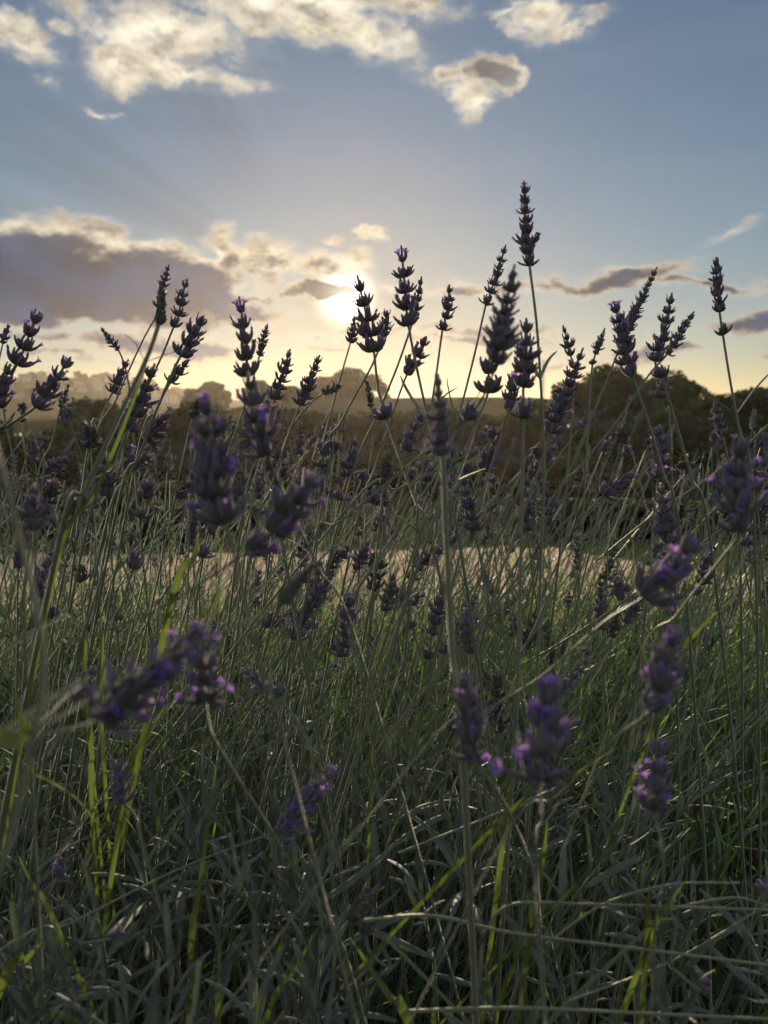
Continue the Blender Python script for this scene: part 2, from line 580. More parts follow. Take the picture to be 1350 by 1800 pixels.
def trunk_mesh(name, h, r0, limbs, seed):
    rd = random.Random(seed); mb = MB()
    top = Vector((rd.uniform(-.2, .2), rd.uniform(-.2, .2), h))
    pts = catmull([Vector((0, 0, -.3)), Vector((rd.uniform(-.08, .08), 0, h * .5)), top], 5)
    tube(mb, pts, [r0 * (1 - .6 * i / (len(pts) - 1)) for i in range(len(pts))], 7)
    for k in range(limbs):
        a = 6.28 * k / limbs + rd.uniform(-.4, .4); z0 = h * rd.uniform(.45, .95)
        p0 = Vector((0, 0, z0)); L = h * rd.uniform(.6, 1.0)
        p1 = p0 + Vector((math.cos(a) * L * .5, math.sin(a) * L * .5, L * .35)); p2 = p0 + Vector((math.cos(a) * L * .9, math.sin(a) * L * .9, L * .9))
        q = catmull([p0, p1, p2], 4)
        tube(mb, q, [r0 * .45 * (1 - .75 * i / (len(q) - 1)) for i in range(len(q))], 5)
    return mb.mesh(name, M['bark'])


def rblobs(seed, n, w, h, z0, sz=1.0):
    rd = random.Random(seed); out = []
    for k in range(n):
        a = rd.uniform(0, 6.28); q = rd.uniform(0, 1) ** .6
        zz = rd.uniform(0, 1)
        ww = w * (1 - .55 * zz)
        s = rd.uniform(.26, .48) * sz
        out.append((math.cos(a) * q * ww * .7, math.sin(a) * q * ww * .7, z0 + h * (.15 + .7 * zz), w * s, w * s, h * s * .62))
    return out


oak_crowns = [crown_mesh('crown', M['oak_leaves'], rblobs(s, 30, 2.9, 4.0, .8, .62), 7600, .15, s) for s in (1, 2, 3)]
oak_trunks = [trunk_mesh('trunk', 2.4, .19, 6, s) for s in (1, 2, 3)]
scrub_crowns = [crown_mesh('crown', M['scrub_leaves'], rblobs(s, 20, 1.9, 2.0, 0.05, .66), 4600, .10, s) for s in (11, 12, 13)]
scrub_trunks = [trunk_mesh('trunk', .9, .07, 5, s) for s in (11, 12)]
far_crowns = [crown_mesh('crown', M['far_leaves'], rblobs(s, 18, 3.4, 4.4, .6, .66), 3000, .30, s) for s in (21, 22)]


def tree(name, crown, trunk, px, py_top, y, width, label, cat, group, h_nom, w_nom, seed=0, zbase=None):
    """stands on the ground at distance y under photograph column px, its top at row py_top"""
    r = ray(px, 745); x = r.x / r.y * y
    zt = (CAM + ray(px, py_top) * (y / ray(px, py_top).y)).z
    zb = ground_z(x, y) if zbase is None else zbase
    h = max(.6, zt - zb)
    o = empty(name, (x, y, zb - .03 * y / 20))
    o.rotation_euler.z = random.Random(seed + px).uniform(0, 6.28)
    o.scale = (width / w_nom, width / w_nom, h / h_nom)
    tag(o, label, cat, group)
    obj('crown', crown, o); obj('trunk', trunk, o)
    return o


LB = [(-30, 868, 13.2, 2.2), (45, 858, 13.6, 2.4), (120, 872, 13.0, 2.0), (190, 862, 13.8, 2.4), (262, 880, 13.2, 1.8), (325, 888, 13.6, 1.6), (440, 905, 14.4, 1.2), (955, 895, 14.2, 1.6),
      (1020, 880, 13.6, 2.0), (1095, 890, 13.0, 1.8), (1170, 872, 13.4, 2.2), (1250, 880, 12.8, 2.0), (1330, 866, 13.0, 2.2)]
TR = [  # px, top row, distance, width, label
    (1088, 648, 34, 4.6, 'broad dark oak with the highest rounded crown, behind the paired spikes at the right', 0),
    (1180, 655, 37, 5.2, 'dark oak with a ragged crown reaching right towards the pale town', 1),
    (1010, 676, 33, 4.0, 'dark tree on the left shoulder of the right hand oak clump', 2),
    (1040, 740, 27, 4.4, 'low dark tree in front of the right hand oak clump', 0),
    (1150, 720, 26, 5.0, 'wide dark tree under the ragged oak at the right', 1),
    (1310, 688, 30, 5.0, 'dark tree at the right edge behind the tall lone spike', 2),
    (1400, 674, 33, 5.0, 'dark tree just past the right edge of the view', 0),
    (1245, 722, 33, 4.2, 'dark tree in the dip below the pale far town at the right', 1)]
for px, py, y, w, lb, k in TR:
    tree('oak_tree', oak_crowns[k], oak_trunks[k], px, py, y * 1.75, w * 1.75, lb, 'tree', 'dark trees behind the lavender', 4.6, 4.4, k)
BU = [(40, 752, 24, 4.2), (130, 740, 27, 4.4), (165, 705, 34, 5.0), (225, 708, 32, 4.6), (300, 715, 29, 4.6), (345, 712, 36, 5.0),
      (400, 728, 28, 5.2), (470, 712, 33, 5.0), (545, 722, 34, 5.4), (620, 716, 35, 5.4), (700, 722, 36, 5.6), (780, 715, 36, 5.6),
      (860, 718, 35, 5.4), (935, 708, 33, 4.8), (90, 850, 17, 3.2), (200, 850, 17.5, 3.0), (20, 840, 16.5, 3.2), (300, 845, 18, 3.2),
      (-40, 735, 25, 4.6), (1000, 800, 24, 4.0), (1090, 805, 22, 4.0), (560, 790, 29, 4.4), (760, 790, 29, 4.6), (420, 800, 26, 3.6), (660, 795, 30, 4.6), (870, 790, 28, 4.4)]
ORD = ['first', 'second', 'third', 'fourth', 'fifth', 'sixth', 'seventh', 'eighth', 'ninth', 'tenth', 'eleventh', 'twelfth', 'thirteenth', 'fourteenth',
       'fifteenth', 'sixteenth', 'seventeenth', 'eighteenth', 'nineteenth', 'twentieth']
for row in (0, 1):
    rb = sorted(b for b in BU if (b[1] > 780) == bool(row))
    for i, (px, py, y, w) in enumerate(rb):
        tree('dark_bush', scrub_crowns[i % 3], scrub_trunks[i % 2], px, py, y * 1.75, w * 1.75,
             f"{('tall rounded', 'low spreading')[row]} dark bush, {ORD[i]} from the left in the {('back', 'front')[row]} row below the hill", 'bush', 'dark bushes in the shaded belt', 2.0, 3.2, i)
for i, (px, py, y, w) in enumerate(LB):
    tree('low_shrub', scrub_crowns[i % 3], scrub_trunks[i % 2], px, py, y, w, f'low dark shrub, {ORD[i]} from the left along the far edge of the dry grass', 'bush', 'low shrubs edging the dry grass', 2.0, 3.2, i)
FT = [(615, 652, 190, 12, 'dome shaped tree clump alone on the meadow crest below the sun'), (575, 664, 195, 12, 'lower tree on the left side of the dome shaped clump'),
      (650, 662, 188, 10, 'low tree on the right side of the dome shaped clump'), (500, 678, 150, 9, 'hazy tree on the hillside left of the dome shaped clump'),
      (455, 672, 170, 9, 'hazy tree on the hillside behind the central left spike'), (535, 682, 150, 8, 'small hazy bush between the hillside tree and the dome shaped clump'),
      (375, 676, 230, 14, 'pale hazy tree at the right end of the far town'), (350, 684, 240, 12, 'pale hazy tree just left of the one ending the far town')]
for i, (px, py, y, w, lb) in enumerate(FT):
    tree('hill_tree', far_crowns[i % 2], oak_trunks[i % 3], px, py, y, w, lb, 'tree', 'trees on the hill crest', 4.6, 5.2, i)

# the town on the far hill: each house walls + roof + windows
def box(mb, x0, x1, y0, y1, z0, z1):
    mb.add([Vector(p) for p in ((x0, y0, z0), (x1, y0, z0), (x1, y1, z0), (x0, y1, z0), (x0, y0, z1), (x1, y0, z1), (x1, y1, z1), (x0, y1, z1))],
           [(0, 1, 5, 4), (1, 2, 6, 5), (2, 3, 7, 6), (3, 0, 4, 7), (4, 5, 6, 7), (3, 2, 1, 0)])


mb = MB(); box(mb, -6, 6, -4.5, 4.5, -4, 7); wall_me = mb.mesh('wall', M['house_wall'], False)
mb = MB(); mb.add([Vector(p) for p in ((-6.5, -5, 6.99), (6.5, -5, 6.99), (6.5, 5, 6.99), (-6.5, 5, 6.99), (-6.5, 0, 9.6), (6.5, 0, 9.6))],
                  [(0, 1, 5, 4), (2, 3, 4, 5), (1, 2, 5), (3, 0, 4), (3, 2, 1, 0)]); roof_me = mb.mesh('roof', M['house_roof'], False)
mb = MB(); box(mb, -.7, .7, -.06, .06, -.8, .8); win_me = mb.mesh('window', M['house_window'], False)
rh = random.Random(5)
HS = [(rh.uniform(-20, 335), rh.uniform(500, 665), 0) for _ in range(64)] + [(rh.uniform(1195, 1300), rh.uniform(690, 820), 1) for _ in range(14)]
for px, y, sd in HS:
    r = ray(px, 745); x = r.x / r.y * y
    o = empty('town_house', (x, y, ground_z(x, y)))
    s = rh.uniform(.28, .50)
    o.scale = (s * rh.uniform(.8, 1.6), s, s * rh.uniform(.8, 1.5)); o.rotation_euler.z = rh.uniform(-.5, .5)
    tag(o, ['pale house with a pitched roof on the hazy far hillside at the left', 'pale house in the far town seen over the trees at the right'][sd], 'house',
        ['houses on the hazy far hillside at the left', 'houses in the far town at the right'][sd])
    obj('wall', wall_me, o); obj('roof', roof_me, o)
    for wx in (-3.6, 0, 3.6):
        for wz in (2.0, 5.0): obj('window', win_me, o, Matrix.Translation((wx, -4.5, wz)))
rt = random.Random(9)
for k in range(70):
    px = rt.uniform(-30, 350) if k < 55 else rt.uniform(1150, 1320); y = rt.choice((rt.uniform(500, 700), rt.uniform(670, 720)))
    r = ray(px, 745); x = r.x / r.y * y
    o = empty('town_tree', (x, y, ground_z(x, y) - .3)); s = rt.uniform(.5, 1.7); o.scale = (s, s, s * .8)
    tag(o, ['hazy tree among the houses of the far hillside at the left', 'hazy tree among the houses of the far town at the right'][k >= 55], 'tree',
        ['trees among the far houses at the left', 'trees among the far houses at the right'][k >= 55])
    obj('crown', far_crowns[k % 2], o); obj('trunk', oak_trunks[k % 3], o)
# lattice mast on the crest
y = 260; r = ray(953, 745); x = r.x / r.y * y
mast = empty('mast', (x, y, ground_z(x, y))); tag(mast, 'thin lattice mast on the crest just right of the tall spike stem', 'mast')
zt = (at(953, 632, 1) - CAM).z / (at(953, 632, 1) - CAM).y * y + CAM.z - ground_z(x, y)
for sx, sy in ((-1, -1), (1, -1), (1, 1), (-1, 1)):
    mb = MB(); tube(mb, [Vector((sx * .5, sy * .5, -.3)), Vector((sx * .12, sy * .12, zt))], .09, 5); obj('leg', mb.mesh('leg', M['galvanised']), mast)
for k in range(6):
    z0 = zt * (k + .5) / 6.5; a = .5 - .38 * z0 / zt
    mb = MB(); tube(mb, [Vector((-a, -a, z0)), Vector((a, -a, z0 + .6)), Vector((a, a, z0)), Vector((-a, a, z0 + .6)), Vector((-a, -a, z0))], .05, 4)
    obj('brace', mb.mesh('brace', M['galvanised']), mast)

# ------------------------------------------------------------------ haze
m = new_mat('haze')
pv = CUR.nodes.new('ShaderNodeVolumePrincipled')
pv.inputs['Color'].default_value = (.96, .85, .70, 1)
pv.inputs['Density'].default_value = 0.00014
pv.inputs['Anisotropy'].default_value = 0.69
mo = CUR.nodes.new('ShaderNodeOutputMaterial'); CUR.links.new(pv.outputs[0], mo.inputs['Volume'])
mb = MB(); box(mb, -1950, 1950, -60, 1800, -22, 56)
tag(obj('haze', mb.mesh('haze', m, False)), 'thin warm evening haze filling the valley', None, None, 'stuff')

# ------------------------------------------------------------------ lavender pieces
def calyx_into(mb, a, tilt, ln, rad, base_r, rd, sides=6, cap_t=1.0):
    """one calyx leaving the axis at angle a, bending up"""
    out = Vector((math.cos(a), math.sin(a), 0)); up = Vector((0, 0, 1))
    p = out * base_r; pts = [p.copy()]; th = tilt + .35
    nst = 5
    for i in range(nst):
        p = p + (out * math.sin(th) + up * math.cos(th)) * (ln / nst); pts.append(p.copy()); th -= .16
    prof = [.45, .85, 1.0, .98, .80, .50]
    x0 = len(mb.v)
    tube(mb, pts, [rad * k * 1.06 for k in prof], 8, square=True)      # ribbed
    return pts[-1], (pts[-1] - pts[-2]).normalized()


def bud_into(mb, tip, d, r, ln):
    x0 = len(mb.t)
    tube(mb, [tip - d * ln * .3, tip + d * ln * .4, tip + d * ln], [r * .7, r, r * .55], 5)
    for i in range(x0, len(mb.t)): mb.t[i] = 1.5


def bract_into(mb, a, ln, wd, tilt):
    out = Vector((math.cos(a), math.sin(a), 0)); up = Vector((0, 0, 1)); side = out.cross(up)
    pts = [out * (.10 + math.sin(tilt) * ln * t) + up * (math.cos(tilt) * ln * t - .05 + .25 * ln * t * t) for t in (0, .3, .65, 1.0)]
    blade(mb, pts, lambda t: wd * (math.sin(math.pi * min(1, .18 + .82 * t)) + .02), side, .35)


def whorl_mesh(seed, kind):
    rd = random.Random(seed); mb = MB(); tips = []
    if kind == 'cup': n, tl, ln, rad = rd.choice((13, 14, 15, 16)), (.15, 1.1), .88, .112
    elif kind == 'top': n, tl, ln, rad = rd.choice((9, 10, 11)), (.06, .62), .84, .11
    else: n, tl, ln, rad = 9, (.16, .36), .92, .19
    for k in range(n):
        side = 0 if k % 2 else math.pi
        a = side + rd.uniform(-1.25, 1.25) if kind == 'cup' else 6.283 * k / n + rd.uniform(-.3, .3)
        tilt = rd.uniform(*tl)
        tips.append(calyx_into(mb, a, tilt, ln * rd.uniform(.58, 1.24), rad * rd.uniform(.85, 1.15), .10, rd))
        if rd.random() < .45 and kind != 'bud': bud_into(mb, tips[-1][0], (tips[-1][1] + Vector((rd.uniform(-.4, .4), rd.uniform(-.4, .4), 0))).normalized(), rad * .75, rd.uniform(.1, .26))
    for s in (0, math.pi):
        bract_into(mb, s + rd.uniform(-.3, .3), .62, .20, 1.0 if kind != 'bud' else .6)
    if kind != 'bud':   # small inner buds fill the heart of the cup
        for k in range(3): calyx_into(mb, rd.uniform(0, 6.28), rd.uniform(0, .25), .75, .15, .03, rd, 5)
    return mb, tips


WH = {}
for kind, cnt, mat in (('cup', 9, 'calyx'), ('top', 5, 'calyx'), ('bud', 3, 'calyx_green'), ('greencup', 3, 'calyx_green')):
    WH[kind] = []
    for s in range(cnt):
        mb, tips = whorl_mesh(100 + s * 7 + len(kind), 'cup' if kind == 'greencup' else kind)
        WH[kind].append((mb.mesh('whorl', M[mat]), tips))


def floret_mesh(seed):
    rd = random.Random(seed); mb = MB()
    tube(mb, [Vector((0, 0, -.15)), Vector((0, 0, .25)), Vector((.03, 0, .52))], [.09, .10, .16], 6, cap=False)
    for k in range(5):
        a = 6.283 * k / 5 + rd.uniform(-.2, .2); out = Vector((math.cos(a), math.sin(a), 0)); side = Vector((-math.sin(a), math.cos(a), 0))
        L = .42 if k in (0, 1) else .32
        fl = rd.uniform(.3, .9)
        pts = [Vector((.03, 0, .50)) + out * (.12 + L * t * math.sin(.4 + fl * t)) + Vector((0, 0, L * t * math.cos(.4 + fl * t))) for t in (0, .35, .7, 1.0)]
        blade(mb, pts, lambda t: .17 * math.sin(math.pi * min(1, .25 + .68 * t)), side, .3)
    for i in range(len(mb.t)): mb.t[i] = min(1, max(0, mb.v[i][2] * 1.2))
    return mb.mesh('floret', M['petal'])


FL = [floret_mesh(s) for s in range(4)]


def linear_leaf(seed, L, W, bend, mat, cols=5, seg=7):
    rd = random.Random(seed); mb = MB(); pts = []; p = Vector((0, 0, 0)); th = rd.uniform(-.05, .1); tw = rd.uniform(-.2, .2)
    for i in range(seg + 1):
        pts.append(p.copy()); p = p + Vector((math.sin(th), tw * .1, math.cos(th))) * (L / seg); th += bend / seg * rd.uniform(.5, 1.5)
    blade(mb, pts, lambda t: W * min(1, .35 + 2.2 * t) * (1 if t < .75 else max(.28, 1 - ((t - .75) / .25) ** 2 * .72)), Vector((0, 1, 0)), rd.uniform(.25, .6), cols=cols)
    return mb.mesh('leaf', mat)


LEAF = [linear_leaf(s, .042 * (0.8 + .1 * (s % 5)), .0020, [.2, .5, .9, -.3, .35][s % 5], M['leaf']) for s in range(10)]


def place(name, me, parent, o0, pos, R3, s):
    MM = Matrix.Translation(Vector(pos) - o0) @ R3.to_4x4() @ Matrix.Diagonal((s, s, s, 1))
    return obj(name, me, parent, MM)


stat = dict(stems=0)


def lavender(curve, spike_len, Rw, rd, label, group=None, bloom=.15, style='cup', remotes=(), rs=.0012, leaves=(), spacing=.82, floret_scale=.56, cat='lavender', crown=0, low=0):
    """curve: points base -> tip (world). The last spike_len metres carry the whorls of radius Rw."""
    stat['stems'] += 1
    base = Vector(curve[0])
    pts = catmull(curve, 6)
    o = empty('lavender_stem', base); tag(o, label, cat, group)
    acc = [0.0]
    for a, b in zip(pts, pts[1:]): acc.append(acc[-1] + (b - a).length)
    tot = acc[-1]

    def along(s):
        s = min(max(s, 0), tot)
        for i in range(len(pts) - 1):
            if acc[i + 1] >= s:
                t = (s - acc[i]) / max(1e-9, acc[i + 1] - acc[i])
                return pts[i].lerp(pts[i + 1], t), (pts[i + 1] - pts[i]).normalized()
        return pts[-1], (pts[-1] - pts[-2]).normalized()

    mb = MB()
    rel = [p - base for p in pts]
    tube(mb, rel, [rs * (1.15 - .5 * a / tot) for a in acc], 8 if rs > .0009 else 5, square=True)
    obj('stalk', mb.mesh('stalk', M['stalk']), o)
    s0 = tot - spike_len
    n = max(2, round(spike_len / (spacing * Rw)))
    spots = []
    for k in range(n):
        u = k / max(1, n - .3)
        s = s0 + spike_len * (u ** .97) * .93
        sc = Rw * (.93 + .12 * math.sin(min(1, u * 2.2) * math.pi) - .38 * u ** 1.6) * rd.uniform(.9, 1.1) * 1.14
        spots.append((s, sc, k == n - 1))
    for rm in remotes: spots.append((s0 - rm, Rw * rd.uniform(1.05, 1.3), False))
    lowest = min(range(len(spots)), key=lambda q: spots[q][0])
    for si, (s, sc, top) in enumerate(spots):
        p, t = along(s)
        kind = style if style in ('bud', 'greencup') else ('top' if top else 'cup')
        me, tips = rd.choice(WH[kind])
        R3 = frame(t, rd.uniform(0, 6.28))
        w = place('whorl', me, o, base, p, R3, sc)
        extra = crown if top else low if si == lowest else 0
        for q in range(extra):       # open florets standing up from the crown, or out of the lowest whorl
            sd_ = (q - (extra - 1) / 2) * (1.0 if extra > 1 else 0)
            side = R3.inverted() @ Vector((1, 0, 0)); side.z = 0; side.normalize()
            td = (Vector((0, 0, 1)) + side * (sd_ * .55)).normalized()
            fs = 1.0 if top else .8
            base_ = side * (sd_ * .5) + Vector((0, 0, .45))
            obj('floret', rd.choice(FL), w, Matrix.Translation(base_) @ frame(td, rd.uniform(0, 6.28)).to_4x4() @ Matrix.Diagonal((fs, fs, fs * 1.15, 1)))
        nf_ = bloom * 3.4
        for k in range(int(nf_) + (rd.random() < nf_ - int(nf_))):
            tp, td = rd.choice(tips)
            F3 = frame(td + Vector((rd.uniform(-.2, .2), rd.uniform(-.2, .2), 0)), rd.uniform(0, 6.28))
            fs = floret_scale * rd.uniform(.75, 1.15)
            obj('floret', rd.choice(FL), w, Matrix.Translation(tp - td * .12) @ F3.to_4x4() @ Matrix.Diagonal((fs, fs, fs, 1)))
    for (sl, ls) in leaves:
        p, t = along(s0 - sl)
        ro = rd.uniform(0, 6.28)
        for q in (0, math.pi):
            R3 = frame(t, ro + q) @ Matrix.Rotation(rd.uniform(.35, .8), 3, 'Y')
            place('leaf', rd.choice(LEAF), o, base, p, R3, ls)
    return o


def hand(tip, sb, stem, d, w, label, bloom=.15, style='cup', remote=(), leaves=(), spacing=.82, dd=0.0, rs=None, fs=.56, lean=None, crown=0, low=0):
    """tip, spike base and stem way-points read off the photograph; d = distance of the flower"""
    rd = random.Random(int(tip[0] * 13 + tip[1]))
    Rw = w / 2 * d / FPX
    pT, pB = at(*tip, d), at(*sb, d)
    mid = (pT + pB) / 2 + Vector((rd.uniform(-1, 1), rd.uniform(-1, 1), 0)) * Rw * .12
    pts = [pT, mid, pB]
    n = len(stem)
    for i, s in enumerate(stem): pts.append(at(s[0], s[1], d + dd * (i + 1) / n))
    last = pts[-1]; prev = pts[-2]
    dr = (last - prev).normalized()
    # carry on down to the soil, inside the bush
    run = max(.05, last.z)
    off = not (0 < stem[-1][0] < 1350)
    k = min(1.2, abs(dr.x) / max(.25, -dr.z)) * (1 if dr.x > 0 else -1)
    gx = last.x + k * run * (.9 if off else .5)
    gy = last.y + (.0 if off else .05)
    pts.append(Vector((last.x + (gx - last.x) * .62, last.y * .5 + gy * .5, last.z * .5)))
    pts.append(Vector((gx, gy, .0)))
    pts.reverse()
    L = (pT - mid).length + (mid - pB).length
    rem = [(at(*q, d) - pB).length for q in remote]
    return lavender(pts, L, Rw, rd, label, 'lavender flower stems', bloom, style, rem, rs or (.00115 if d > .33 else .00080), leaves or ([(rd.uniform(.05, .14), rd.uniform(.45, .8))] if d > .38 and rd.random() < .45 else ()), spacing, fs, crown=crown, low=low)


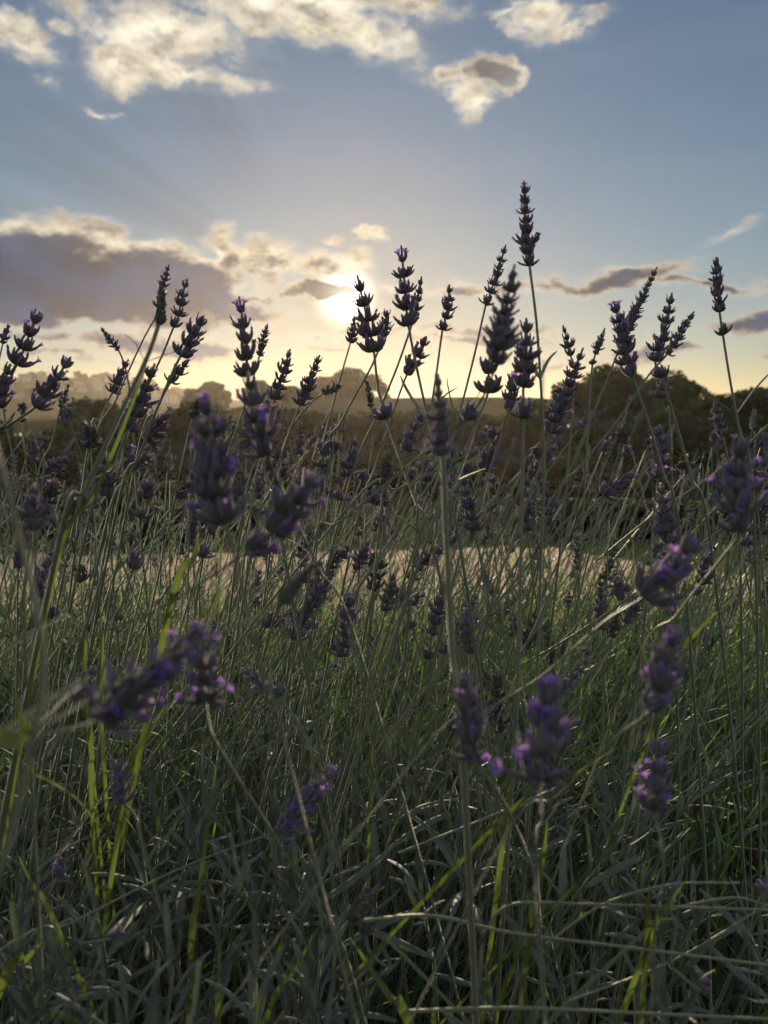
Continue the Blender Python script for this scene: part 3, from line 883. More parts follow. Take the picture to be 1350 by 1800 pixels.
H = [
 # tallest and sky silhouettes
 dict(tip=(921, 318), crown=1, sb=(931, 466), stem=[(945, 590), (956, 800), (952, 950), (938, 1300)], d=.47, w=42, bloom=.05, spacing=.88, label='tallest lavender spike, alone high against the blue sky right of centre'),
 dict(tip=(705, 432), crown=2, sb=(718, 572), stem=[(742, 690), (775, 830), (812, 980)], d=.46, w=50, bloom=.2, spacing=1.05, label='thick dark spike just right of the sun, its crown a cup with two upright florets'),
 dict(tip=(741, 486), sb=(727, 560), stem=[(700, 640), (668, 720), (600, 900)], d=.56, w=28, bloom=.0, spacing=1.05, label='slim spike touching the right side of the thick spike beside the sun'),
 dict(tip=(628, 485), sb=(657, 618), stem=[(666, 690), (690, 770), (730, 880), (770, 1000)], d=.46, w=52, bloom=.15, remote=[(681, 735)], spacing=1.05, label='thick dark spike standing directly in front of the sun, with a flowering whorl far below'),
 dict(tip=(680, 546), sb=(672, 592), stem=[(655, 640), (600, 740), (550, 850)], d=.6, w=32, bloom=.0, label='short stubby spike between the two thick spikes beside the sun'),
 dict(tip=(623, 556), sb=(616, 602), stem=[(598, 665), (570, 770), (545, 880)], d=.7, w=24, bloom=.0, label='small dark spike just under the sun, left of the spike in front of it'),
 dict(tip=(790, 500), sb=(783, 560), stem=[(777, 585), (768, 650), (752, 760), (735, 900)], d=.56, w=30, bloom=.0, remote=[(778, 580)], spacing=1.05, label='lone slim spike with one separate whorl below, between the sun and the tall spike'),
 dict(tip=(750, 592), sb=(722, 645), stem=[(703, 690), (660, 820), (620, 950)], d=.58, w=38, bloom=.1, remote=[(714, 658)], spacing=1.05, label='short spike leaning right below the thick spike beside the sun'),
 dict(tip=(889, 430), sb=(862, 515), stem=[(853, 540), (830, 640), (790, 790), (735, 960)], d=.58, w=28, bloom=.0, spacing=1.05, remote=[(855, 535)], label='slender beaded spike leaning right, left neighbour of the tallest spike'),
 dict(tip=(905, 465), sb=(872, 640), stem=[(830, 725), (740, 800), (600, 915), (470, 1020)], d=.30, w=56, bloom=.0, dd=.1, label='blurred dark spike close to the lens, leaning right under the tallest spike'),
 dict(tip=(925, 560), sb=(920, 680), stem=[(920, 740), (918, 850), (914, 1050), (905, 1300)], d=.39, w=56, bloom=.4, remote=[(920, 735)], label='broad purple tinged spike right beside the stem of the tallest spike'),
 dict(tip=(866, 595), sb=(858, 690), stem=[(838, 745), (800, 850), (740, 980)], d=.42, w=58, bloom=.1, spacing=1.05, label='bushy dark spike below the blurred leaning spike, at the tree line'),
 dict(tip=(912, 640), sb=(893, 720), stem=[(870, 800), (830, 920), (790, 1050)], d=.56, w=40, bloom=.1, label='dark spike wedged between the bushy spike and the purple tinged one'),
 dict(tip=(990, 572), sb=(1003, 625), stem=[(1010, 660), (1000, 800), (985, 960)], d=.62, w=27, bloom=.0, spacing=1.05, label='small upright spike at the left of the right hand cluster, above the oak clump'),
 dict(tip=(1025, 612), sb=(968, 760), stem=[(945, 830), (900, 960), (860, 1080)], d=.50, w=42, bloom=.25, label='long purple spike leaning right across the left edge of the oak clump'),
 dict(tip=(1063, 577), sb=(1047, 622), stem=[(1040, 652), (1033, 760), (1025, 900), (1012, 1100)], d=.66, w=20, bloom=.0, remote=[(1040, 640)], label='thin young spike with few whorls, just left of the spike with pale top florets'),
 dict(tip=(1079, 530), crown=2, sb=(1104, 640), stem=[(1118, 680), (1142, 750), (1165, 830), (1200, 980)], d=.46, w=48, bloom=.3, remote=[(1113, 660)], label='thick spike with two pale florets at its crown, left in the right hand cluster'),
 dict(tip=(1155, 470), sb=(1098, 590), stem=[(1062, 680), (1000, 830), (960, 940)], d=.60, w=27, bloom=.0, label='long slender spike arching right, highest of the right hand cluster'),
 dict(tip=(1181, 515), sb=(1152, 635), stem=[(1165, 668), (1187, 740), (1215, 840), (1250, 960)], d=.50, w=36, bloom=.1, remote=[(1163, 664)], spacing=1.05, label='kinked spike in the middle of the right hand cluster, bending away from its stem'),
 dict(tip=(1220, 548), sb=(1173, 622), stem=[(1140, 660), (1085, 740), (1020, 820), (940, 930)], d=.56, w=29, bloom=.0, spacing=1.05, label='slim spike leaning furthest right in the right hand cluster'),
 dict(tip=(1259, 452), sb=(1265, 548), stem=[(1271, 590), (1282, 660), (1298, 750), (1325, 900)], d=.50, w=36, bloom=.1, remote=[(1271, 588)], label='lone upright spike with a separate whorl, near the right edge against the sky'),
 dict(tip=(1168, 660), sb=(1160, 700), stem=[(1168, 720), (1180, 800)], d=.55, w=36, bloom=.6, label='short flowering whorl on the stem below the kinked spike'),
 dict(tip=(297, 466), sb=(282, 530), stem=[(272, 560), (250, 600), (205, 700), (150, 830)], d=.68, w=24, bloom=.0, remote=[(275, 522)], label='thin pointed spike, highest of the left hand cluster'),
 dict(tip=(289, 510), sb=(279, 570), stem=[(258, 630), (215, 720), (150, 860), (95, 990)], d=.34, w=30, bloom=.0, style='bud', spacing=.8, leaves=[(.018, .38)], rs=.0016, label='blurred closed bud on a green stem with a leaf pair, in the left hand cluster'),
 dict(tip=(329, 490), sb=(314, 555), stem=[(303, 580), (285, 625), (255, 690), (215, 800)], d=.58, w=32, bloom=.0, remote=[(304, 574)], spacing=1.05, label='dark upright spike right of the closed green bud'),
 dict(tip=(358, 556), sb=(318, 625), stem=[(292, 680), (245, 800), (200, 920)], d=.48, w=50, bloom=.25, label='stout spike leaning right in the left hand cluster, against the sky'),
 dict(tip=(332, 632), sb=(300, 672), stem=[(275, 720), (235, 830)], d=.55, w=38, bloom=.1, label='short dark spike right under the stout leaning spike of the left hand cluster'),
 dict(tip=(420, 522), crown=2, sb=(436, 660), stem=[(448, 740), (470, 850), (500, 980)], d=.40, w=54, bloom=.2, spacing=1.05, label='tall dark spike left of the sun, with two upright florets on its crown'),
 dict(tip=(436, 655), sb=(468, 800), stem=[(500, 870), (560, 1000), (640, 1170)], d=.29, w=74, bloom=.5, dd=.06, label='blurred purple grey spike right below the two floret spike left of the sun'),
 dict(tip=(360, 690), crown=1, sb=(372, 880), stem=[(392, 905), (425, 1030), (470, 1220), (505, 1330)], d=.235, w=92, bloom=.5, remote=[(388, 925)], label='large blurred grey purple spike close to the lens, left of centre before the bushes'),
 dict(tip=(560, 835), sb=(480, 935), stem=[(420, 980), (270, 1075), (120, 1130), (-60, 1190)], d=.26, w=88, bloom=.55, remote=[(432, 975)], dd=.02, label='blurred spike with violet florets leaning right on the long diagonal stem, left of centre'),
 dict(tip=(553, 988), sb=(492, 1058), stem=[(440, 1090), (300, 1150), (190, 1210), (60, 1285), (-40, 1330)], d=.20, w=42, bloom=.0, style='bud', spacing=.8, rs=.0007, label='very blurred pale grey bud leaning right below centre'),
 dict(tip=(368, 1100), sb=(176, 1262), stem=[(60, 1295), (-60, 1330)], d=.205, w=104, bloom=0.9, fs=.6, label='big blurred violet spike lying to the right at the lower left'),
 dict(tip=(342, 1092), sb=(358, 1205), stem=[(366, 1268), (385, 1315), (470, 1450), (560, 1600), (620, 1720)], d=.235, w=74, bloom=1.0, remote=[(366, 1262)], fs=.6, dd=.1, label='blurred upright violet spike crossing the lying one, on a stem running to the bottom centre'),
 dict(tip=(592, 1345), sb=(490, 1465), stem=[(465, 1470), (310, 1530), (120, 1625), (-60, 1710)], d=.33, w=66, bloom=0.9, label='purple spike leaning right in the dark leaves left of bottom centre'),
 dict(tip=(812, 1180), sb=(832, 1335), stem=[(880, 1400), (935, 1530), (945, 1650)], d=.25, w=80, bloom=0.7, dd=.08, label='blurred slate purple spike, left of the pair low at the right'),
 dict(tip=(962, 1195), sb=(948, 1375), stem=[(952, 1440), (945, 1560)], d=.215, w=114, bloom=1.0, dd=.1, fs=.6, label='widest blurred violet spike with bright florets, low at the right of centre'),
 dict(tip=(1192, 1100), sb=(1140, 1250), stem=[(1085, 1295), (980, 1400), (860, 1520)], d=.235, w=92, bloom=0.9, dd=.06, label='blurred violet spike leaning right on a thick pale stem, low at the right'),
 dict(tip=(1157, 1300), sb=(1150, 1425), stem=[(1162, 1480), (1166, 1560), (1150, 1660)], d=.27, w=76, bloom=0.9, dd=.06, label='upright purple spike at the lower right, on a stem with two broad leaves'),
 dict(tip=(1222, 945), sb=(1130, 1050), stem=[(1060, 1095), (950, 1190), (840, 1260), (700, 1370)], d=.265, w=92, bloom=0.8, dd=.05, label='blurred blue violet spike leaning right on a long stem at the right'),
 dict(tip=(1300, 770), sb=(1298, 935), stem=[(1265, 985), (1190, 1080), (1090, 1230)], d=.28, w=84, bloom=0.7, dd=.06, label='thick blurred upright spike near the right edge'),
 dict(tip=(768, 658), sb=(776, 780), stem=[(780, 830), (785, 950), (795, 1150), (815, 1350)], d=.29, w=46, bloom=.05, remote=[(780, 800)], rs=.0016, label='blurred grey spike on a thick upright stem just right of centre'),
 dict(tip=(70, 548), sb=(42, 615), stem=[(25, 650), (5, 700), (-30, 800)], d=.48, w=48, bloom=.15, remote=[(27, 640)], spacing=1.05, label='dark spike leaning right with a separate whorl, at the left edge against the sky'),
 dict(tip=(124, 628), sb=(62, 715), stem=[(30, 738), (-20, 770), (-80, 815)], d=.46, w=52, bloom=.35, label='stout dark spike leaning far right at the left edge, over the hazy town'),
 dict(tip=(16, 570), sb=(5, 604), stem=[(-4, 660), (10, 740)], d=.7, w=19, bloom=.0, label='tiny spike at the very left edge against the sky'),
 dict(tip=(18, 640), sb=(-5, 715), stem=[(-30, 800)], d=.46, w=52, bloom=.4, label='flowering spike cut by the left edge at the town'),
 dict(tip=(178, 576), sb=(208, 615), stem=[(222, 655), (235, 740), (240, 860)], d=.68, w=19, bloom=.0, label='small spike leaning left, alone in the sky left of the green bud'),
 dict(tip=(226, 632), sb=(198, 690), stem=[(175, 735), (150, 820)], d=.56, w=34, bloom=.15, spacing=1.05, label='dark spike left of the bright green stem at the town'),
 dict(tip=(121, 675), sb=(107, 716), stem=[(90, 780), (60, 880)], d=.75, w=18, bloom=.0, label='thin beaded spike in front of the hazy town'),
 dict(tip=(272, 640), sb=(225, 755), stem=[(200, 820), (150, 940)], d=.46, w=56, bloom=.35, label='stout purple spike right of the bright green stem, at the tree line'),
 dict(tip=(298, 725), sb=(258, 775), stem=[(225, 840), (180, 950)], d=.52, w=44, bloom=.35, label='purple spike under the stout one, in front of the dark bushes at the left'),
 dict(tip=(470, 570), sb=(456, 625), stem=[(438, 690), (400, 800), (370, 900)], d=.66, w=21, bloom=.0, label='small slim spike right of the two floret spike left of the sun'),
 dict(tip=(510, 614), sb=(487, 684), stem=[(478, 715), (455, 800), (425, 920)], d=.58, w=34, bloom=.0, remote=[(484, 702)], label='upright spike with a separate whorl, left of two below the sun at the tree line'),
 dict(tip=(562, 624), sb=(527, 712), stem=[(505, 770), (475, 860), (440, 980)], d=.56, w=35, bloom=.0, label='spike leaning right at the tree line, right of two below the sun'),
 dict(tip=(600, 678), sb=(568, 692), stem=[(540, 715), (510, 760), (490, 850)], d=.66, w=22, bloom=.0, style='greencup', label='small green bud bent flat to the right at the tree line'),
 dict(tip=(645, 668), sb=(652, 715), stem=[(655, 780), (640, 900)], d=.8, w=17, bloom=.0, style='greencup', label='thin pale young spike behind the stem of the sun spike'),
 dict(tip=(742, 722), sb=(715, 792), stem=[(700, 850), (670, 960)], d=.6, w=38, bloom=.35, spacing=1.05, label='flowering spike in front of the dark hill, right of the flowering whorl below the sun'),
 dict(tip=(828, 712), sb=(822, 738), stem=[(800, 800), (760, 900), (720, 990)], d=.5, w=48, bloom=.05, label='single open whorl like a claw, below the bushy spike at the centre right'),
 dict(tip=(842, 760), sb=(868, 772), stem=[(800, 810), (700, 860), (600, 905)], d=.55, w=38, bloom=.4, label='bent flowering whorl at the end of a long stem rising right'),
 dict(tip=(1160, 748), low=2, sb=(1160, 815), stem=[(1153, 870), (1145, 960), (1135, 1080)], d=.48, w=40, bloom=.45, remote=[(1158, 840)], label='purple spike with two pink florets on its lowest whorl, before the oaks at right'),
 dict(tip=(1162, 850), sb=(1176, 955), stem=[(1172, 1010), (1165, 1100)], d=.42, w=44, bloom=.25, label='grey purple spike directly below the one with two pink florets'),
 dict(tip=(1118, 830), sb=(1062, 870), stem=[(1020, 910), (940, 980)], d=.5, w=40, bloom=.3, label='spike leaning far right, left of the spike with two pink florets'),
 dict(tip=(1256, 702), sb=(1270, 765), stem=[(1282, 820), (1300, 930)], d=.56, w=30, bloom=.1, label='spike left of the lone upright stem at the right, in front of the trees'),
 dict(tip=(822, 1068), sb=(826, 1148), stem=[(830, 1220), (838, 1330)], d=.5, w=36, bloom=.1, label='grey spike standing in the green stems below centre'),
 dict(tip=(202, 1340), sb=(218, 1410), stem=[(240, 1440), (262, 1520)], d=.38, w=46, bloom=.35, label='small violet spike in the dark leaves at the lower left'),
 dict(tip=(107, 1508), sb=(102, 1540), stem=[(85, 1580), (70, 1640)], d=.38, w=28, bloom=.8, label='tiny violet flower head low at the left among grey leaves'),
 dict(tip=(645, 1552), sb=(644, 1645), stem=[(652, 1675), (685, 1700), (720, 1690)], d=.36, w=36, bloom=.1, style='greencup', label='pale grey faded spike on a curled stem at bottom centre'),
 dict(tip=(1335, 1548), sb=(1345, 1590), stem=[(1290, 1578), (1180, 1600), (1130, 1640)], d=.36, w=44, bloom=.4, label='purple flower head cut by the right edge near the bottom'),
 dict(tip=(168, 1172), sb=(128, 1228), stem=[(100, 1290), (70, 1390)], d=.42, w=44, bloom=.3, label='purple spike just left of the big lying violet spike'),
 dict(tip=(212, 1636), sb=(196, 1650), stem=[(140, 1658), (70, 1660)], d=.36, w=24, bloom=.9, label='tiny violet flower on a flat stem near the bottom left'),
 dict(tip=(425, 1175), sb=(490, 1225), stem=[(540, 1300), (560, 1400)], d=.45, w=40, bloom=.3, label='purple spike leaning left, right of the big lying violet spike'),
 dict(tip=(1244, 1722), sb=(1230, 1740), stem=[(1180, 1700), (1120, 1650)], d=.34, w=28, bloom=.8, label='tiny pale violet flower at the bottom right'),
 dict(tip=(75, 1000), sb=(72, 1050), stem=[(60, 1120), (40, 1220)], d=.48, w=40, bloom=.8, label='bright violet flower head in front of the dry grass at the left'),
 dict(tip=(238, 975), sb=(234, 1000), stem=[(215, 1060), (190, 1160)], d=.5, w=46, bloom=.4, label='single dark violet whorl in front of the dry grass, left of centre'),
 dict(tip=(60, 850), sb=(62, 930), stem=[(55, 1010), (45, 1150)], d=.28, w=52, bloom=.1, label='blurred brownish spike beside the thick curved stalk at the left'),
 dict(tip=(615, 1048), low=1, sb=(612, 1090), stem=[(625, 1150), (645, 1250)], d=.5, w=50, bloom=.2, label='open whorl with one pink floret in the green stems at the centre'),
]
for h in H: hand(**h)

# ------------------------------------------------------------------ the rest of the flowering thicket
LM = [(921, 390, 'the tallest spike'), (372, 785, 'the large blurred grey spike'), (520, 885, 'the violet spike on the diagonal stem'), (772, 720, 'the blurred upright grey spike'),
      (1299, 852, 'the thick spike at the right edge'), (1175, 1000, 'the blurred blue violet spike'), (1166, 1175, 'the violet spike on a pale stem'),
      (1153, 1362, 'the spike with two broad leaves'), (955, 1285, 'the widest violet spike'), (822, 1257, 'the slate purple spike'), (270, 1190, 'the lying violet spike'),
      (540, 1405, 'the purple spike left of centre'), (238, 985, 'the single dark whorl'), (75, 1025, 'the bright violet head'), (645, 1600, 'the faded grey spike'),
      (107, 1520, 'the tiny violet head'), (685, 730, 'the whorl below the sun'), (1162, 780, 'the two pink florets'), (968, 690, 'the long purple spike'),
      (245, 700, 'the stout purple spike'), (90, 670, 'the spike over the town'), (453, 730, 'the purple grey spike'), (826, 1110, 'the grey spike below centre'),
      (1340, 1565, 'the purple head at the right edge'), (210, 1640, 'the tiny violet flower'), (615, 1070, 'the one pink floret'), (1060, 1640, 'the lying bare stalks'),
      (212, 1375, 'the small violet spike'), (500, 1720, 'the bright blade pair'), (60, 1280, 'the thick blurred stalk'), (1175, 905, 'the grey spike under the pink florets'), (850, 750, 'the open claw whorl')]
USED = set()


def landmark_label(px, py, kinds):
    """says which one: its look, and its side of the nearest flower one can find"""
    best = sorted(LM, key=lambda l: (l[0] - px) ** 2 + (l[1] - py) ** 2)
    for l in best[:6]:
        dx_, dy_ = px - l[0], py - l[1]
        dist = math.hypot(dx_, dy_)
        side = ('right' if dx_ > 0 else 'left') if abs(dx_) > .4 * dist else ''
        ver = ('below' if dy_ > 0 else 'above') if abs(dy_) > .4 * dist else ''
        pos = {(True, True): f'{ver} and {side} of', (True, False): f'{side} of', (False, True): ver}[(bool(side), bool(ver))]
        far_ = 'close' if dist < 70 else 'a little way' if dist < 140 else 'well'
        for kind in kinds:
            lb = f'{kind} {far_} {pos} {l[2]}'
            if lb not in USED and len(lb.split()) <= 16:
                USED.add(lb); return lb
    return f'{kinds[0]} near {best[0][2]}'


def spike_label(px, py, tilt, bloom, L):
    ln = 'leaning right' if tilt > .30 else 'leaning left' if tilt < -.12 else 'upright'
    fl = 'violet flowering' if bloom > .3 else 'dusky grey' if bloom < .1 else 'purple tinged'
    sz = 'short' if L < .025 else 'long' if L > .042 else 'small'
    return landmark_label(px, py, [f'{sz} {fl} spike {ln}', f'{sz} {ln} {fl} lavender spike', f'{ln} {fl} spike'])


rd = random.Random(31)
N_FILL = 208
for i in range(N_FILL):
    px = rd.uniform(-40, 1390)
    py = rd.choice((rd.uniform(690, 860), rd.uniform(740, 960), rd.uniform(740, 960), rd.uniform(900, 1080), rd.uniform(1000, 1180)))
    if 560 < px < 960 and py < 760: py += 90
    d = rd.uniform(.50, 1.0)
    tilt = rd.gauss(.30, .38); tilt = max(-.7, min(1.0, tilt))
    bloom = rd.choice((0, .08, .2, .4))
    Rw = rd.uniform(.0055, .0088) * (.85 if d > .75 else 1)
    L = Rw * rd.choice((1.6, 3.5, 4.5, 5.5, 6.5))
    tip = at(px, py, d)
    u = Vector((math.sin(tilt), rd.uniform(-.2, .2), math.cos(tilt))).normalized()
    b = tip - u * L
    foot = Vector((b.x - math.tan(tilt * .75) * b.z + rd.uniform(-.05, .05), min(max(.5, b.y + rd.uniform(-.08, .12)), 1.6), 0))
    c1 = b.lerp(foot, .35) + Vector((math.sin(tilt) * .012, 0, 0)) + Vector((rd.uniform(-.012, .012), 0, rd.uniform(-.005, .012)))
    c2 = b.lerp(foot, .7) + Vector((rd.uniform(-.015, .015), 0, .0))
    mid = (tip + b) / 2 + u.orthogonal() * rd.uniform(-.001, .001)
    lavender([foot, c2, c1, b, mid, tip], L, Rw, rd, spike_label(px, py, tilt, bloom, L), 'lavender flower stems', bloom, rd.choice(('cup', 'cup', 'cup', 'greencup')),
             [rd.uniform(.010, .02)] if rd.random() < .35 else [], rd.uniform(.0007, .0011), [(rd.uniform(.05, .15), rd.uniform(.4, .8))] if rd.random() < .25 else [], rd.uniform(.8, 1.0))

# ------------------------------------------------------------------ bare stems, grass and leaf mass (nobody could count them)
rd = random.Random(77)
mb = MB()
for i in range(1250):
    y = rd.uniform(.48, 1.75); x = rd.uniform(-1, 1) * (.30 + y * .62)
    tilt = max(-1.0, min(1.25, rd.gauss(.38, .58))); H_ = rd.uniform(.30, .56) * (1 - .25 * abs(tilt))
    f = Vector((x - math.tan(tilt * .8) * H_ * .5, y, .05)); t = f + Vector((math.tan(tilt * .8) * H_, rd.uniform(-.08, .08), H_))
    mid = f.lerp(t, .5) + Vector((rd.uniform(-.025, .025) - .02 * tilt, rd.uniform(-.02, .02), rd.uniform(0, .02)))
    pts = catmull([f, mid, t], 5); r0 = rd.uniform(.0006, .0011)
    tube(mb, pts, [r0 * (1.1 - .4 * k / (len(pts) - 1)) for k in range(len(pts))], 4, rd.random())
tag(obj('bare_stems', mb.mesh('bare_stems', M['stem_thicket'])), 'tangle of thin green lavender stems criss-crossing behind the flowers', None, None, 'stuff')

def low_whorl(seed):
    r2 = random.Random(seed); w = MB()
    for k in range(9):
        a = 6.283 * k / 9 + r2.uniform(-.4, .4); th = r2.uniform(.3, 1.1); o2 = Vector((math.cos(a), math.sin(a), 0)); L = r2.uniform(.7, 1.05)
        p1 = o2 * .1 + (o2 * math.sin(th) + Vector((0, 0, math.cos(th)))) * L * .5; p2 = p1 + (o2 * math.sin(th * .5) + Vector((0, 0, math.cos(th * .5)))) * L * .5
        tube(w, [o2 * .08, p1, p2], [.07, .13, .07], 4)
        if r2.random() < .25: bud_into(w, p2, (p2 - p1).normalized(), .09, .22)
    return w


LWH = [low_whorl(s) for s in range(8)]
mb = MB(); ms = MB()
for i in range(340):
    y = rd.uniform(.75, 1.75); x = rd.uniform(-1, 1) * (.20 + y * .56)
    tilt = max(-.8, min(1.0, rd.gauss(.30, .38)))
    tip = at(CXP + x / y * FPX, rd.choice((rd.uniform(715, 900), rd.uniform(780, 1010), rd.uniform(880, 1060))), y)
    u = Vector((math.sin(tilt), rd.uniform(-.25, .25), math.cos(tilt))).normalized()
    Rw = rd.uniform(.0055, .0085); L = Rw * rd.choice((2, 4, 5, 6.5)); b = tip - u * L
    foot = Vector((b.x - math.tan(tilt * .8) * b.z, b.y + rd.uniform(-.05, .05), 0))
    mid = b.lerp(foot, .5) + Vector((rd.uniform(-.02, .02), 0, 0)); r0 = rd.uniform(.0007, .0010)
    pts = catmull([foot, mid, b, tip], 4); tube(ms, pts, r0, 4, rd.random())
    n = max(2, round(L / (.85 * Rw))); rv = rd.random()
    for k in range(n):
        q = k / (n - .3); p = b.lerp(tip, q); F3 = frame(u, rd.uniform(0, 6.28)) * (Rw * 1.2 * (1 - .4 * q ** 1.6)); w = rd.choice(LWH)
        b0 = len(mb.v)
        mb.v += [tuple(p + F3 @ Vector(v)) for v in w.v]; mb.f += [tuple(j + b0 for j in f) for f in w.f]; mb.t += w.t; mb.r += [rv] * len(w.v)
tag(obj('lavender_thicket', mb.mesh('lavender_thicket', M['calyx'])), 'dense mass of small lavender spikes behind the nearer flowers', None, None, 'stuff')
tag(obj('thicket_stems', ms.mesh('thicket_stems', M['stem_thicket'])), 'thin green stems carrying the mass of small lavender spikes', None, None, 'stuff')

mb = MB()
for i in range(3200):
    y = .40 + 1.5 * rd.random() ** .8; x = rd.uniform(-1, 1) * (.30 + y * .62)
    tilt = max(-1.1, min(1.25, rd.gauss(.28, .55))); H_ = rd.uniform(.16, .40) * (.8 if y < .6 else 1)
    f = Vector((x, y, .04)); dirx = math.tan(tilt * .6)
    pts = [f + Vector((dirx * H_ * t + tilt * .12 * t * t, rd.uniform(-.01, .01) + .04 * t * t * rd.uniform(-1, 1), H_ * (t - .16 * abs(tilt) * t * t))) for t in (0, .2, .4, .6, .8, 1)]
    w = rd.uniform(.0009, .0024)
    a = rd.uniform(0, 3.14)
    blade(mb, pts, lambda t: w * (1 - t ** 2.2) + .0001, Vector((math.cos(a), math.sin(a), 0)), .35, rd.random())
tag(obj('grass', mb.mesh('grass', M['grass'])), 'long narrow green grass growing up through the lavender', None, None, 'stuff')

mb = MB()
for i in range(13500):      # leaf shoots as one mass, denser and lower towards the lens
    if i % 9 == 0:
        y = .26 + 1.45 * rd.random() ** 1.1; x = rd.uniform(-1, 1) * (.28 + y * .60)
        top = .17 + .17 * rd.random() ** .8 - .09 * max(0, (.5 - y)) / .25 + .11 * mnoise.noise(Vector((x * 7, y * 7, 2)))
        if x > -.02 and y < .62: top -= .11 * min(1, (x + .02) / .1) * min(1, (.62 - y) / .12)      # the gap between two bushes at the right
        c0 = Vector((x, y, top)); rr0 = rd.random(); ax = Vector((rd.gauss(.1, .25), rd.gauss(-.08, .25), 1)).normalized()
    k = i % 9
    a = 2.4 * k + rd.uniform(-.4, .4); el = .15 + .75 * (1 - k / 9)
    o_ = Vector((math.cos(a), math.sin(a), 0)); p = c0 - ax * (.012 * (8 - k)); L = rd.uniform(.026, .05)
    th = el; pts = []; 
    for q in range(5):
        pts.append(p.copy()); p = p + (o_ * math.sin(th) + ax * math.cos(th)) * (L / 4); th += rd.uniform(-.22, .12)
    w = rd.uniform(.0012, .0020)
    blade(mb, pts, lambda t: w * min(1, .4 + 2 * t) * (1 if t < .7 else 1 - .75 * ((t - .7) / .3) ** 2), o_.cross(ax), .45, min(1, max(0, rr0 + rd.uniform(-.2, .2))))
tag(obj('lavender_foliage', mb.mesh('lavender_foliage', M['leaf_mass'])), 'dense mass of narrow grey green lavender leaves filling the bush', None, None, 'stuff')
mb = MB()
for i in range(1500):
    y = rd.uniform(.25, 1.8); x = rd.uniform(-1, 1) * (.3 + y * .62); h = rd.uniform(.1, .26)
    pts = catmull([Vector((x, y, 0)), Vector((x + rd.uniform(-.04, .04), y + rd.uniform(-.04, .04), h * .5)), Vector((x + rd.uniform(-.07, .07), y + rd.uniform(-.07, .07), h))], 3)
    tube(mb, pts, rd.uniform(.001, .0018), 4, rd.random())
tag(obj('woody_twigs', mb.mesh('woody_twigs', M['bark'])), 'woody brown twigs inside the lavender bush', None, None, 'stuff')

# grass at the far rim of the bed and tufts on the dry field
mb = MB()
for i in range(2600):
    y = 2.0 + 9 * rd.random() ** 1.3; x = rd.uniform(-1, 1) * (.4 + y * .6)
    H_ = rd.uniform(.08, .22) if y < 5 else rd.uniform(.04, .12)
    f = Vector((x, y, ground_z(x, y))); lx = rd.uniform(-.06, .08)
    pts = [f + Vector((lx * t * t, 0, H_ * t)) for t in (0, .35, .7, 1)]
    w = rd.uniform(.002, .004)
    blade(mb, pts, lambda t: w * (1 - t * t) + .0002, Vector((1, rd.uniform(-1, 1), 0)), .3, rd.random())
tag(obj('dry_grass_tufts', mb.mesh('dry_grass_tufts', M['straw'])), 'pale dry grass tufts on the strip behind the lavender', None, None, 'stuff')

# ------------------------------------------------------------------ leafy shoots one can pick out low in the picture
rd = random.Random(55)
def shoot(px, py, d, n, ls, label, lean):
    tip = at(px, py, d)
    ax = Vector((lean, rd.uniform(-.3, .1), 1)).normalized()
    L = .055 * ls
    foot = tip - ax * L
    base = Vector((foot.x - lean * .05, foot.y + .04, max(.0, foot.z - .16)))
    o = empty('leafy_shoot', base); tag(o, label, 'lavender shoot', 'leafy lavender shoots')
    pts = catmull([base, base.lerp(foot, .6) + Vector((rd.uniform(-.006, .006), 0, 0)), foot, tip], 4)
    mb = MB(); tube(mb, [p - base for p in pts], [.0013 * (1.1 - .6 * i / (len(pts) - 1)) for i in range(len(pts))], 5)
    obj('stalk', mb.mesh('stalk', M['stalk']), o)
    for k in range(n):
        u = k / (n - 1); p = foot.lerp(tip, u)
        R3 = frame(ax, k * 1.571 + (k // 2) * .5 + rd.uniform(-.3, .3)) @ Matrix.Rotation(.25 + .75 * (1 - u) * rd.uniform(.7, 1.2), 3, 'Y')
        place('leaf', rd.choice(LEAF), o, base, p, R3, ls * rd.uniform(.75, 1.25) * (1.05 - .45 * u))


k = 0
for row, (py0, d0, cnt) in enumerate(((1270, .62, 18), (1350, .55, 18), (1430, .49, 18), (1510, .44, 17), (1590, .40, 16), (1670, .365, 15), (1750, .34, 14))):
    for i in range(cnt):
        px = (i + .5 + rd.uniform(-.45, .45)) / cnt * 1390 - 20
        py = py0 + rd.uniform(-45, 45)
        if px > 660 and 1440 < py and rd.random() < .6: continue
        nn = rd.choice((9, 10, 11, 12)); ll = rd.uniform(.75, 1.15); le = rd.gauss(.15, .35)
        sz = 'large' if ll > 1.02 else 'small' if ll < .86 else 'mid sized'
        ln = 'leaning right' if le > .3 else 'leaning left' if le < -.1 else 'upright'
        lb = landmark_label(px, py, [f'{sz} leafy shoot {ln}', f'{ln} leafy shoot', f'{sz} grey green shoot {ln}'])
        shoot(px, py, d0 * rd.uniform(.95, 1.12), nn, ll, lb, le)

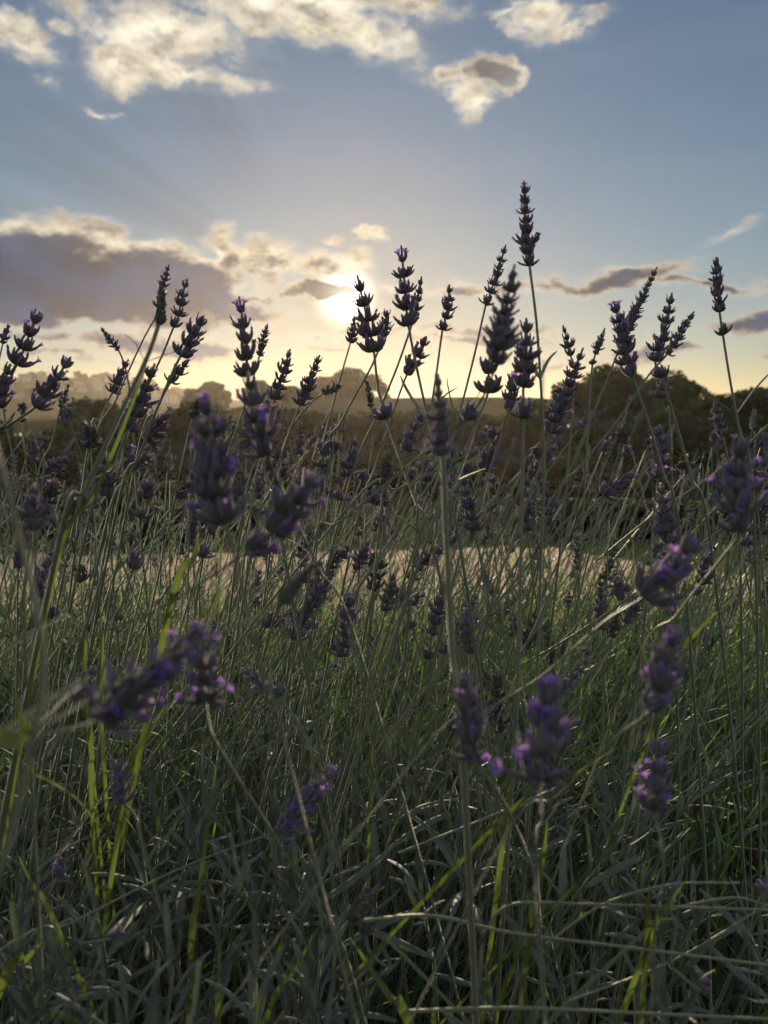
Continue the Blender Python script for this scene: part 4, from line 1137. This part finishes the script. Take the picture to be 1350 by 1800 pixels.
# ------------------------------------------------------------------ single grass blades and stems that stand out
def grass_blade(pts2, d, w, label, mat='fresh_blade', d2=None):
    n = len(pts2); P = [at(p[0], p[1], d + ((d2 or d) - d) * i / (n - 1)) for i, p in enumerate(pts2)]
    foot = P[0]
    if foot.z > .02:
        u = (P[0] - P[1]).normalized(); u = Vector((u.x * .5, .08, min(u.z, -.55))).normalized()
        P = [foot + u * min(.16, foot.z / -u.z * .95)] + P
    base = P[0].copy(); q = [p - base for p in catmull(P, 6)]
    mb = MB(); W = w / 2 * d / FPX * .8
    blade(mb, q, lambda t: W * (min(1, .6 + t) * (1 - t ** 3)) + .0001, Vector((1, .45, 0)), .35)
    return tag(obj('grass_blade', mb.mesh('grass_blade', M[mat]), None, Matrix.Translation(base)), label, 'grass', 'fresh grass blades')


GB = [([(152, 1240), (150, 1170), (151, 1100)], .46, 9, 'bright yellow green blade, left of an upright pair left of the big violet spike'),
      ([(178, 1260), (180, 1180), (182, 1098)], .46, 9, 'bright yellow green blade, right of an upright pair left of the big violet spike'),
      ([(160, 1400), (162, 1330), (160, 1255)], .42, 9, 'bright upright blade just under the base of the big violet spike'),
      ([(222, 1380), (255, 1300), (290, 1240)], .40, 13, 'broad bright blade leaning right beneath the big violet spike'),
      ([(445, 1800), (480, 1700), (512, 1600)], .34, 14, 'bright yellow green blade leaning right at the bottom, left of a pair'),
      ([(460, 1810), (520, 1700), (560, 1625)], .34, 14, 'bright yellow green blade leaning right at the bottom, right of a pair'),
      ([(384, 1815), (385, 1730), (386, 1645)], .34, 12, 'upright green blade at the bottom, left of the bright pair'),
      ([(335, 1690), (350, 1560), (385, 1310)], .36, 15, 'long yellow green blade rising behind the stem left of bottom centre'),
      ([(0, 1735), (40, 1690), (75, 1655)], .30, 22, 'broad green blade cut by the left edge near the bottom'),
      ([(0, 1350), (60, 1360), (130, 1400), (180, 1460)], .36, 8, 'yellowish blade curving down from the left edge'),
      ([(880, 1500), (892, 1420), (897, 1340)], .36, 16, 'bright blade standing between the two low blurred violet spikes'),
      ([(944, 1560), (955, 1500), (962, 1440)], .34, 16, 'bright blade right under the widest blurred violet spike'),
      ([(870, 1790), (905, 1690), (935, 1590)], .34, 16, 'long green blade leaning right, below the low blurred spikes'),
      ([(1140, 1650), (1165, 1600), (1210, 1540)], .33, 24, 'broad yellow green leaf at the foot of the upright purple spike, right of two'),
      ([(1136, 1650), (1136, 1600), (1142, 1558)], .33, 18, 'broad yellow green leaf at the foot of the upright purple spike, left of two'),
      ([(975, 1590), (1005, 1570), (1030, 1530)], .34, 14, 'small green leaf leaning right beside the stem of the widest spike'),
      ([(650, 1400), (655, 1280), (662, 1150)], .46, 9, 'upright bright green stem like blade at the centre'),
      ([(105, 1640), (60, 1560), (30, 1500)], .34, 10, 'green blade leaning left low at the left edge'),
      ([(100, 990), (170, 860), (240, 690), (262, 620)], .36, 9, 'long bright green blade rising right beside the closed bud stem'),
      ([(300, 1060), (340, 980), (348, 940)], .42, 16, 'green blade leaning right before the dry grass at the left'),
      ([(1180, 1190), (1225, 1110), (1300, 1040)], .42, 14, 'green blade arching right under the thick spike at the right'),
      ([(900, 1420), (990, 1370), (1090, 1310)], .33, 20, 'pale grey green blade rising right between the low violet spikes'),
      ([(720, 1800), (690, 1760), (610, 1640)], .32, 22, 'dark broad blade leaning left at bottom centre'),
      ([(760, 1810), (762, 1760), (765, 1700)], .34, 9, 'small upright blade at bottom centre')]
for g in GB: grass_blade(*g)


def bare_stalk(pts2, d, w, label, d2=None, mat='stalk', leaf=None):
    n = len(pts2); P = [at(p[0], p[1], d + ((d2 or d) - d) * i / (n - 1)) for i, p in enumerate(pts2)]
    base = P[0].copy(); q = [p - base for p in catmull(P, 7)]; r0 = w / 2 * d / FPX * .66
    o = empty('green_stalk', base); tag(o, label, 'stem', 'bare green stalks')
    mb = MB(); tube(mb, q, [r0 * (1.1 - .3 * i / (len(q) - 1)) for i in range(len(q))], 7); obj('stalk', mb.mesh('stalk', M[mat]), o)
    if leaf:
        for (lx, ly, tx, ty, lw) in leaf:
            a = at(lx, ly, d); b = at(tx, ty, d * .97); mid = (a + b) / 2 + Vector((0, 0, -.004))
            mb = MB(); W = lw / 2 * d / FPX
            blade(mb, [x - base for x in catmull([a, mid, b], 5)], lambda t: W * math.sin(math.pi * min(1, .2 + .8 * t)) + .0001, Vector((.2, .6, 1)), .3)
            obj('leaf', mb.mesh('leaf', M['fresh_blade']), o)
    return o


ST = [([(-30, 1640), (10, 1500), (40, 1380), (66, 1270), (77, 1170), (66, 1080), (38, 960), (5, 830), (-20, 740)], .17, 17, 'thick blurred stalk curving down the left edge close to the lens', .17,
       [(58, 1283, -30, 1262, 26), (58, 1283, 25, 1215, 12)]),
      ([(640, 1618), (760, 1610), (900, 1640), (1100, 1665), (1360, 1698)], .33, 9, 'long bare stalk lying across the bottom right, lowest but one', .33, None),
      ([(850, 1640), (900, 1590), (1050, 1590), (1360, 1600)], .34, 8, 'long bare stalk lying level across the lower right, topmost of three', .34, None),
      ([(720, 1778), (900, 1772), (1100, 1780), (1360, 1792)], .31, 10, 'long bare stalk lying along the bottom edge at the right', .31, None),
      ([(960, 1660), (1060, 1590), (1180, 1555), (1300, 1552)], .34, 7, 'bare stalk arching right above the lying stalks', .34, None),
      ([(1000, 1760), (1180, 1690), (1350, 1590)], .34, 6, 'thin bare stalk rising to the right edge over the lying stalks', .34, None),
      ([(350, 1690), (345, 1750), (330, 1820)], .30, 14, 'pale bent stalk end at the bottom left of centre', .29, None),
      ([(700, 1500), (850, 1440), (990, 1380)], .42, 7, 'thin stalk rising right behind the low blurred spikes', .42, None),
      ([(1340, 880), (1200, 980), (1050, 1090), (900, 1180)], .5, 8, 'straight pale stalk crossing the green stems at the right', .55, None),
      ([(1370, 730), (1260, 830), (1150, 905), (1050, 985)], .55, 8, 'straight stalk rising to the right edge behind the thick blurred spike', .6, None)]
for s in ST: bare_stalk(*s[:5], leaf=s[5])
print('stems', stat, 'objects', len(bpy.data.objects))

for o in bpy.data.objects:
    if 'label' in o and len(o['label'].split()) > 16: print('LONG', o['label'])
